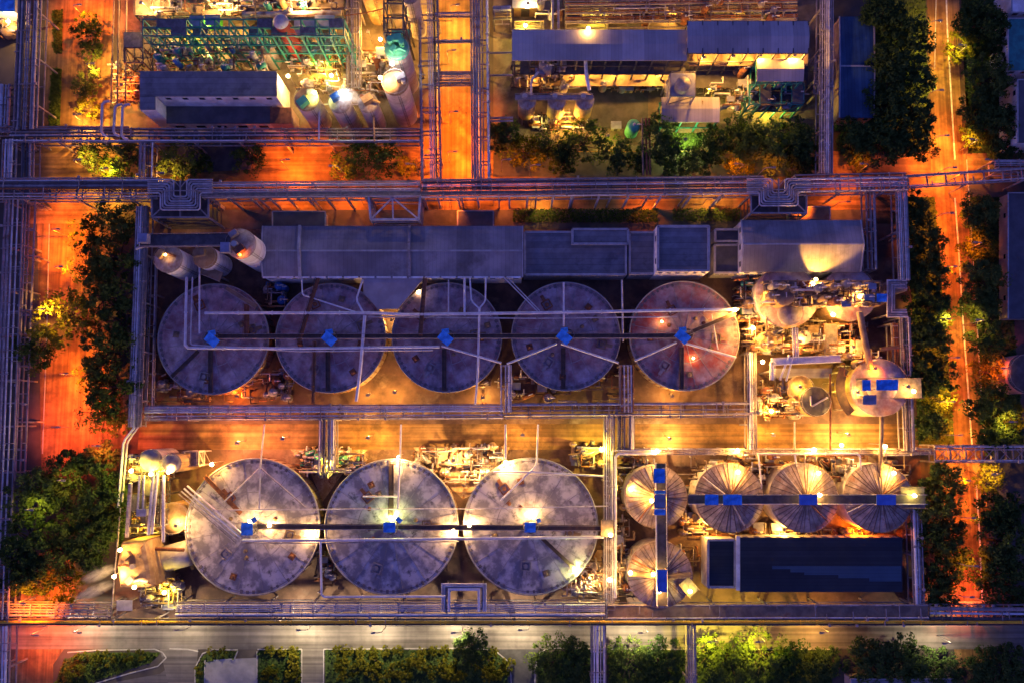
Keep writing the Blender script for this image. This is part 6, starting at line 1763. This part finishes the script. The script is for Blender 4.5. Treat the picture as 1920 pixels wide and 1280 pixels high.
def street(px, py, power, label, col='orange', side=1, h=9.0, group='street lamps', spot=128, aimoff=(0, 0)):
    """tall pole at the kerb, arm over the road, hooded head"""
    for tx, ty, tr, tz in CROWNS:      # masts among trees made taller than real so they light the crowns
        if math.hypot(tx - px, ty - py) < tr * 1.05: h = max(h, min(14.5, tz + 1.6))
    p = P(px, py, h)
    root = thing('street_lamp', label, 'street lamp', (p.x + side * 2.2, p.y, 0), group)
    MB().tube([(p.x + side * 2.2, p.y, 0), (p.x + side * 2.2, p.y, h - .6), (p.x + side * 1.6, p.y, h + .1), (p.x + side * .3, p.y, h + .25)], .09, 7).build('pole', 'steel', root)
    MB().box((p.x, p.y, h + .3), (1.1, .45, .22)).box((p.x + side * .2, p.y, h + .42), (.6, .3, .1)).build('lamp_head', 'steel', root)
    MB().box((p.x, p.y, h + .14), (.8, .36, .08)).build('lamp_glass', 'lens_orange' if col in ('orange', 'deep') else 'lens_warm', root)
    light(root, (p.x, p.y, h - .1), power, col, .25, spot, (p.x + aimoff[0], p.y + aimoff[1], 0))
# streets
S = 13500
for i, (x, y, pw, c, sd) in enumerate([(150, 10, S, 'orange', -1), (175, 120, S * .6, 'gold', -1), (150, 215, S * .9, 'gold', -1)]):
    street(x, y, pw, f'street lamp on the upper left street, {ORD[i]} from the top edge', c, sd)
for i, (x, y, pw, c, sd) in enumerate([(110, 430, S * 1.2, 'orange', -1), (82, 580, S * .55, 'gold', -1), (115, 500, S * .6, 'orange', -1), (125, 700, S * .9, 'orange', -1), (110, 800, S * .9, 'deep', -1), (185, 835, S * .4, 'deep', -1), (60, 955, S * .1, 'lemon', -1), (120, 900, S * .08, 'gold', -1), (45, 1130, S * .8, 'orange', -1), (70, 1190, S * .8, 'deep', -1)]):
    street(x, y, pw, f'street lamp on the left orange street, {ORD[i]} from the pipe bridge', c, sd)
for i, (x, y, pw, c, sd) in enumerate([(150, 300, S * .5, 'gold', -1), (200, 316, S * .5, 'lemon', -1), (305, 325, S * .25, 'gold', -1), (540, 300, S * .8, 'orange', -1), (620, 312, S * .5, 'orange', 1), (764, 308, S * .3, 'orange', 1)]):
    street(x, y, pw, f'street lamp on the road between the racks, {ORD[i]} from the left', c, sd)
for i, (x, y, pw, c, sd) in enumerate([(858, 10, S * .6, 'gold', -1), (852, 95, S * .6, 'gold', -1), (856, 210, S * 1.0, 'orange', -1), (854, 285, S * 1.0, 'orange', -1), (856, 372, S * .35, 'orange', -1)]):
    street(x, y, pw, f'street lamp on the upper middle road, {ORD[i]} from the top edge', c, sd)
for i, (x, y, pw, c, sd) in enumerate([(430, 382, S * 0.054, 'orange', 1), (560, 380, S * 0.113, 'orange', 1), (660, 380, S * 0.113, 'orange', 1), (940, 382, S * 0.135, 'orange', -1), (1010, 382, S * 0.113, 'gold', -1), (1220, 380, S * 0.158, 'orange', -1), (1340, 380, S * 0.135, 'gold', -1), (1510, 395, S * 0.135, 'orange', -1), (1590, 385, S * 0.135, 'orange', -1)]):
    street(x, y - 6, pw, f'street lamp on the road behind the mill, {ORD[i]} from the left', c, sd, h=5.5)
for i, (x, y, pw, c, sd) in enumerate([(955, 300, S * .18, 'orange', -1), (1010, 310, S * .18, 'orange', -1), (1380, 308, S * .18, 'orange', 1), (1450, 315, S * .2, 'orange', -1), (1615, 308, S * .18, 'orange', 1)]):
    street(x, y, pw, f'street lamp along the tree row below the sheds, {ORD[i]} from the left', c, sd)
for i, (x, y, pw, c, sd) in enumerate([(1762, 40, S * 0.43, 'gold', -1), (1800, 85, S * 0.25, 'lemon', 1), (1765, 170, S * 0.37, 'gold', -1), (1775, 255, S * 0.56, 'orange', -1), (1820, 262, S * 0.31, 'gold', 1), (1790, 315, S * 0.56, 'orange', -1), (1850, 300, S * 0.12, 'orange', 1),
                                       (1785, 400, S * 0.56, 'orange', -1), (1828, 455, S * 0.31, 'orange', 1), (1790, 500, S * 0.43, 'orange', -1), (1778, 598, S * 0.50, 'gold', -1), (1832, 600, S * 0.25, 'gold', 1), (1795, 670, S * 0.50, 'orange', -1), (1786, 752, S * 0.50, 'gold', -1), (1800, 815, S * 0.43, 'orange', -1), (1895, 790, S * 0.31, 'gold', 1), (1880, 690, S * 0.19, 'deep', 1),
                                       (1815, 900, S * 0.43, 'orange', -1), (1862, 888, S * 0.31, 'gold', 1), (1825, 970, S * 0.31, 'orange', -1), (1830, 1060, S * 0.31, 'orange', -1), (1822, 1118, S * 0.43, 'deep', -1)]):
    street(x, y, pw, f'street lamp on the right street, {ORD[i] if i < 20 else "one of two lowest"} from the top edge' if i < 20 else f'street lamp near the foot of the right street, {ORD[i - 20]} down', c, sd)
for i, (x, y, pw, c, sd) in enumerate([(150, 1185, S * .3, 'pale', -1), (330, 1180, S * .25, 'pale', 1), (560, 1180, S * .5, 'pale', 1), (700, 1185, S * .4, 'pale', 1), (850, 1185, S * .4, 'pale', 1), (975, 1180, S * .5, 'pale', 1), (1200, 1185, S * .5, 'pale', 1), (1330, 1202, S * .45, 'lemon', 1), (1420, 1202, S * .45, 'lemon', 1), (1540, 1185, S * .3, 'gold', 1), (1770, 1205, S * .2, 'pale', 1)]):
    street(x, y, pw, f'street lamp on the bottom road, {ORD[i]} from the left', c, sd, h=8.0, spot=160)
# floods: (px, py, z, power, label, colour, base)
W = 3000
FL = [
 (505, 984, 9.6, W * .7, 'flood on the bridge at the first lower tank hub', 'warm', 7), (583, 1000, 9.0, W * .7, 'flood at the right rim of the first lower tank', 'warm', 7),
 (850, 994, 9.0, W * .8, 'flood at the right rim of the second lower tank', 'warm', 7), (880, 984, 9.0, W * .8, 'flood at the left rim of the third lower tank', 'warm', 7),
 (733, 972, 10.0, W * .35, 'flood over the second lower tank hub', 'lime', 7), (995, 967, 10.0, W * .5, 'flood over the third lower tank hub', 'warm', 7), (468, 976, 10.0, W * .4, 'flood over the first lower tank hub', 'warm', 7),
 (397, 870, 9.0, W * 1.0, 'flood at the upper left rim of the first lower tank', 'gold', 0), (748, 856, 9.0, W * 1.2, 'flood on the drop pipe of the second lower tank', 'warm', 0),
 (948, 866, 10.0, W * 1.2, 'flood at the upper left rim of the third lower tank', 'warm', 0), (1105, 1090, 6, W * .9, 'low flood in the pit right of the third lower tank', 'warm', 0), (1078, 1066, 8.5, W * .6, 'flood at the lower right rim of the third lower tank', 'lime', 0),
 (1128, 842, 9.0, W * 1.6, 'flood throwing the yellow beam beside the vertical rack', 'lemon', 0), (615, 868, 6.0, W * 1.30, 'flood in the yellow pump pit', 'lemon', 0),
 (850, 862, 7.0, W * 1.92, 'flood in the rusty yard between second and third lower tanks', 'warm', 0), (905, 890, 6.0, W * 1.17, 'second flood in the rusty yard', 'warm', 0),
 (445, 830, 7.0, W * 2.10, 'flood in the lane above the first lower tank', 'salmon', 0), (530, 822, 7.0, W * 0.90, 'red flood in the lane by the pump pit', 'salmon', 0), (690, 820, 7.0, W * 1.62, 'flood in the lane above the second lower tank', 'gold', 0),
 (1255, 822, 7.0, W * 2.40, 'flood in the lane above the cone tanks', 'warm', 0), (1590, 815, 7.0, W * 2.40, 'flood in the lane below the round tank', 'warm', 0), (1450, 815, 7.0, W * 1.12, 'flood in the lane under the complex', 'gold', 0), (980, 815, 7.0, W * 0.78, 'flood in the lane above the third lower tank', 'gold', 0),
 (246, 882, 14, W * 1.0, 'left flood of the lower left machinery', 'lemon', 0), (283, 888, 14, W * 1.0, 'middle flood of the lower left machinery', 'lemon', 0), (316, 884, 16, W * 1.2, 'flood at the cream silo of the lower left machinery', 'warm', 0),
 (252, 1100, 18, W * .5, 'flood above the domed housing', 'warm', 0), (225, 1030, 18, W * .5, 'flood at the left of the domed housing', 'gold', 0), (308, 1110, 9, W * .6, 'flood in the corner beside the white drum', 'lemon', 0), (330, 985, 10, W * .8, 'flood at the yellow lit tank', 'warm', 0), (262, 985, 6, W * .5, 'low flood under the upright ducts', 'lemon', 0),
 (1183, 916, 11, W * .6, 'flood on the left of the upper cone tank', 'gold', 9), (1222, 938, 14, W * .7, 'flood beside the pale canopy of the upright walkway', 'gold', 12), (1232, 845, 10, W * 1.0, 'flood at the top of the upright walkway', 'gold', 0),
 (1145, 1002, 12, W * .35, 'flood on the lamp platform by the vertical rack', 'gold', 10), (1143, 1086, 9, W * .9, 'flood beside the vertical rack lower down', 'gold', 0), (1182, 1073, 13, W * .6, 'flood at the left end of the cross catwalk', 'gold', 11), (1225, 1076, 14, W * .5, 'flood at the middle of the cross catwalk', 'gold', 12), (1236, 1108, 14.6, W * .6, 'flood at the foot of the upright walkway', 'gold', 12), (1294, 1108, 13.5, W * .2, 'flood on the slanting platform stub', 'lemon', 11),
 (1383, 844, 10, W * 1.0, 'flood on the lane rack, left of three', 'gold', 0), (1527, 842, 10, W * 1.0, 'flood on the lane rack, middle of three', 'gold', 0), (1660, 836, 10, W * 1.0, 'flood on the lane rack, right of three', 'gold', 0), (1578, 834, 9, W * .6, 'small flood between the lane rack floods', 'gold', 0),
 (1384, 884, 12, W * .6, 'flood on the first cone tank of the row', 'gold', 9), (1535, 886, 12, W * .6, 'flood on the second cone tank of the row', 'gold', 9), (1676, 886, 12, W * .7, 'flood on the third cone tank of the row', 'gold', 9), (1537, 927, 14.5, W * .6, 'flood on the level walkway beside the middle canopy', 'gold', 12), (1715, 928, 14, W * .2, 'flood on the end platform of the level walkway', 'lemon', 12),
 (1320, 990, 6, W * .8, 'low flood between the cone tanks and the navy hall', 'gold', 0), (1470, 992, 5, W * .8, 'low flood behind the navy hall', 'gold', 0), (1610, 994, 5, W * .8, 'low flood behind the right end of the navy hall', 'orange', 0),
 (1378, 581, 11, W * 1.5, 'brightest flood at the rim of the fifth upper tank', 'gold', 0), (1241, 603, 9, 120, 'small orange lamp on the fifth upper tank above its bridge', 'gold', 7), (1300, 671, 9, 150, 'small orange lamp on the fifth upper tank below its hub', 'gold', 7),
 (1445, 550, 15, W * 1.0, 'flood beside the golden drum', 'gold', 0), (1524, 532, 14, W * .8, 'flood between the round tanks at the house eave', 'gold', 0), (1612, 556, 14, W * .6, 'flood on the right round tank', 'gold', 0), (1562, 590, 13, W * 1.2, 'bright flood between the two round tanks', 'gold', 0),
 (1412, 615, 11, W * 1.2, 'flood at the left of the pump platform', 'gold', 0), (1430, 678, 12, W * 1.0, 'flood at the end of the white beam', 'gold', 0), (1500, 640, 11, W * .9, 'flood in the middle of the pump platform', 'gold', 0), (1600, 650, 11, W * .9, 'orange flood on the rust red frame', 'gold', 0), (1446, 770, 10, W * 1.3, 'flood in the lower left corner of the complex', 'gold', 0), (1500, 725, 9.5, W * .5, 'flood at the golden tank', 'gold', 0), (1560, 720, 7, W * .4, 'green tinged flood beside the curved walkway', 'lemon', 0), (1608, 735, 14, W * .6, 'flood under the small blue canopy', 'gold', 0), (1713, 733, 15, W * .3, 'flood at the right end of the tank platform', 'gold', 12), (1702, 724, 15, W * .12, 'second flood at the right end of the tank platform', 'gold', 12), (1640, 690, 14, W * .5, 'flood at the foot of the inclined duct', 'orange', 0),
 (785, 548, 7.5, W * .7, 'flood tucked beside the tapering porch roof', 'warm', 0), (735, 600, 4.0, W * .35, 'flood below the tip of the porch roof', 'warm', 0), (740, 735, 5, W * .5, 'low flood between second and third upper tanks', 'gold', 0), (690, 740, 5, W * .45, 'low flood under the second upper tank', 'gold', 0), (445, 742, 4, W * .35, 'low flood under the first upper tank', 'orange', 0), (905, 745, 4, W * .35, 'low flood under the third upper tank', 'gold', 0), (1260, 742, 4, W * .35, 'low flood under the fifth upper tank', 'gold', 0),
 (540, 143, 11, W * 1.2, 'white flood at the corner of the works office', 'warm', 0), (621, 142, 9, W * 1.2, 'white flood in the yard behind the three silos', 'warm', 0), (713, 74, 10, W * 1.6, 'white flood under the green platforms', 'gold', 0), (713, 146, 25, W * 1.2, 'white flood beside the biggest silo', 'warm', 0), (590, 174, 18.5, W * .5, 'flood over the pale lid silo', 'lime', 16), (214, 1080, 17, W * .8, 'added flood brightening the white steam jets', 'warm', 0),  # the flood by the steam jets is added to brighten them
 (660, 222, 4, W * .8, 'low flood between the middle and right small silos', 'lemon', 0), (643, 172, 19, W * .25, 'white flood above the middle silo', 'white', 0),
 (735, 120, 26, W * .35, 'white flood on the green crowned silo', 'white', 22), (690, 60, 8, W * 1.2, 'flood below the cream tank', 'gold', 0), (600, 120, 5, W * 1.0, 'low flood right of the teal frame', 'lemon', 0),
 (265, 6, 14, W * 2.40, 'flood at the left of the warm deck', 'warm', 8), (403, 8, 14, W * 2.40, 'flood in the middle of the warm deck', 'warm', 8), (560, 10, 14, W * 2.08, 'flood at the right of the warm deck', 'warm', 8),
 (320, 78, 4, W * .45, 'low flood inside the teal frame, first', 'warm', 0), (400, 100, 4.5, W * .5, 'low flood inside the teal frame, second', 'warm', 0), (470, 104, 4.5, W * .5, 'low flood inside the teal frame, third', 'warm', 0), (385, 52, 14, W * .2, 'lime tinged flood under the teal beams', 'lime', 0),
 (228, 160, 7, W * 1.0, 'flood lighting the heap left of the works office', 'orange', 0), (15, 40, 8, W * .8, 'flood at the top left corner', 'warm', 0), (775, 20, 4, W * .8, 'flood behind the street rack at the top', 'gold', 0),
 (1103, 54, 19, W * .4, 'flood at the rear eave of the long grey roof', 'gold', 0), (990, 8, 7, W * 1.4, 'flood at the pale cabin by the street rack', 'warm', 0), (985, 48, 9, W * .7, 'flood at the left end of the long grey roof', 'lemon', 0),
 (1010, 135, 10, W * 1.35, 'flood under the long grey roof, first', 'gold', 0), (1090, 128, 10, W * 1.35, 'flood under the long grey roof, second', 'gold', 0), (1160, 130, 10, W * 1.35, 'flood under the long grey roof, third', 'gold', 0), (1235, 132, 10, W * 1.35, 'flood under the long grey roof, fourth', 'gold', 0),
 (1320, 108, 17, W * 1.80, 'flood in the bright bays under the taller roof, first', 'gold', 0), (1375, 106, 17, W * 1.80, 'flood in the bright bays under the taller roof, second', 'gold', 0), (1425, 104, 17, W * 1.80, 'flood in the bright bays under the taller roof, third', 'gold', 0), (1490, 104, 17, W * 1.40, 'flood in the bright bays under the taller roof, fourth', 'gold', 0),
 (1330, 165, 4.5, W * .7, 'low flood in the pump hall, first', 'lemon', 0), (1400, 175, 4.5, W * .8, 'low flood in the pump hall, second', 'warm', 0), (1450, 205, 5, W * .8, 'low flood in the pump hall, third', 'lemon', 0),
 (1044, 214, 6, W * 1.2, 'flood below the middle hopper silo', 'lemon', 0), (1063, 224, 6, W * 1.0, 'flood in the bright yard by the hopper silos', 'gold', 0), (1005, 225, 5, W * .6, 'flood in the bright yard at its left', 'lemon', 0), (1285, 262, 5, W * .7, 'green tinged flood on the apron below the low shed', 'lime', 0), (1140, 255, 5, W * .3, 'dim flood on the concrete apron', 'lemon', 0),
 (1120, 30, 4, W * .6, 'low flood in the dark pipe yard, first', 'lemon', 0), (1260, 24, 4, W * .5, 'low flood in the dark pipe yard, second', 'gold', 0), (1400, 20, 4, W * .4, 'low flood in the dark pipe yard, third', 'lemon', 0), (350, 60, 4, W * .6, 'low flood inside the teal frame, rear left', 'lemon', 0), (440, 60, 4, W * .6, 'low flood inside the teal frame, rear right', 'gold', 0),
 (450, 478, 21, 250, 'small lamp on the rust topped silo', 'orange', 19), (310, 478, 15, 200, 'small lamp on the broken silo top', 'gold', 13),
]
for x, y, z, pw, lb, c, b in FL:
    flood(x, y, z, pw, lb, c, b, r=.3 if pw < 500 else .52)
# one flood aimed up the roof of the gabled house
flood(1530, 524, 14.6, 14000, 'flood aimed across the roof of the gabled house', 'gold', 0, r=.45, spot=85, aim=P(1545, 462, 12.6))
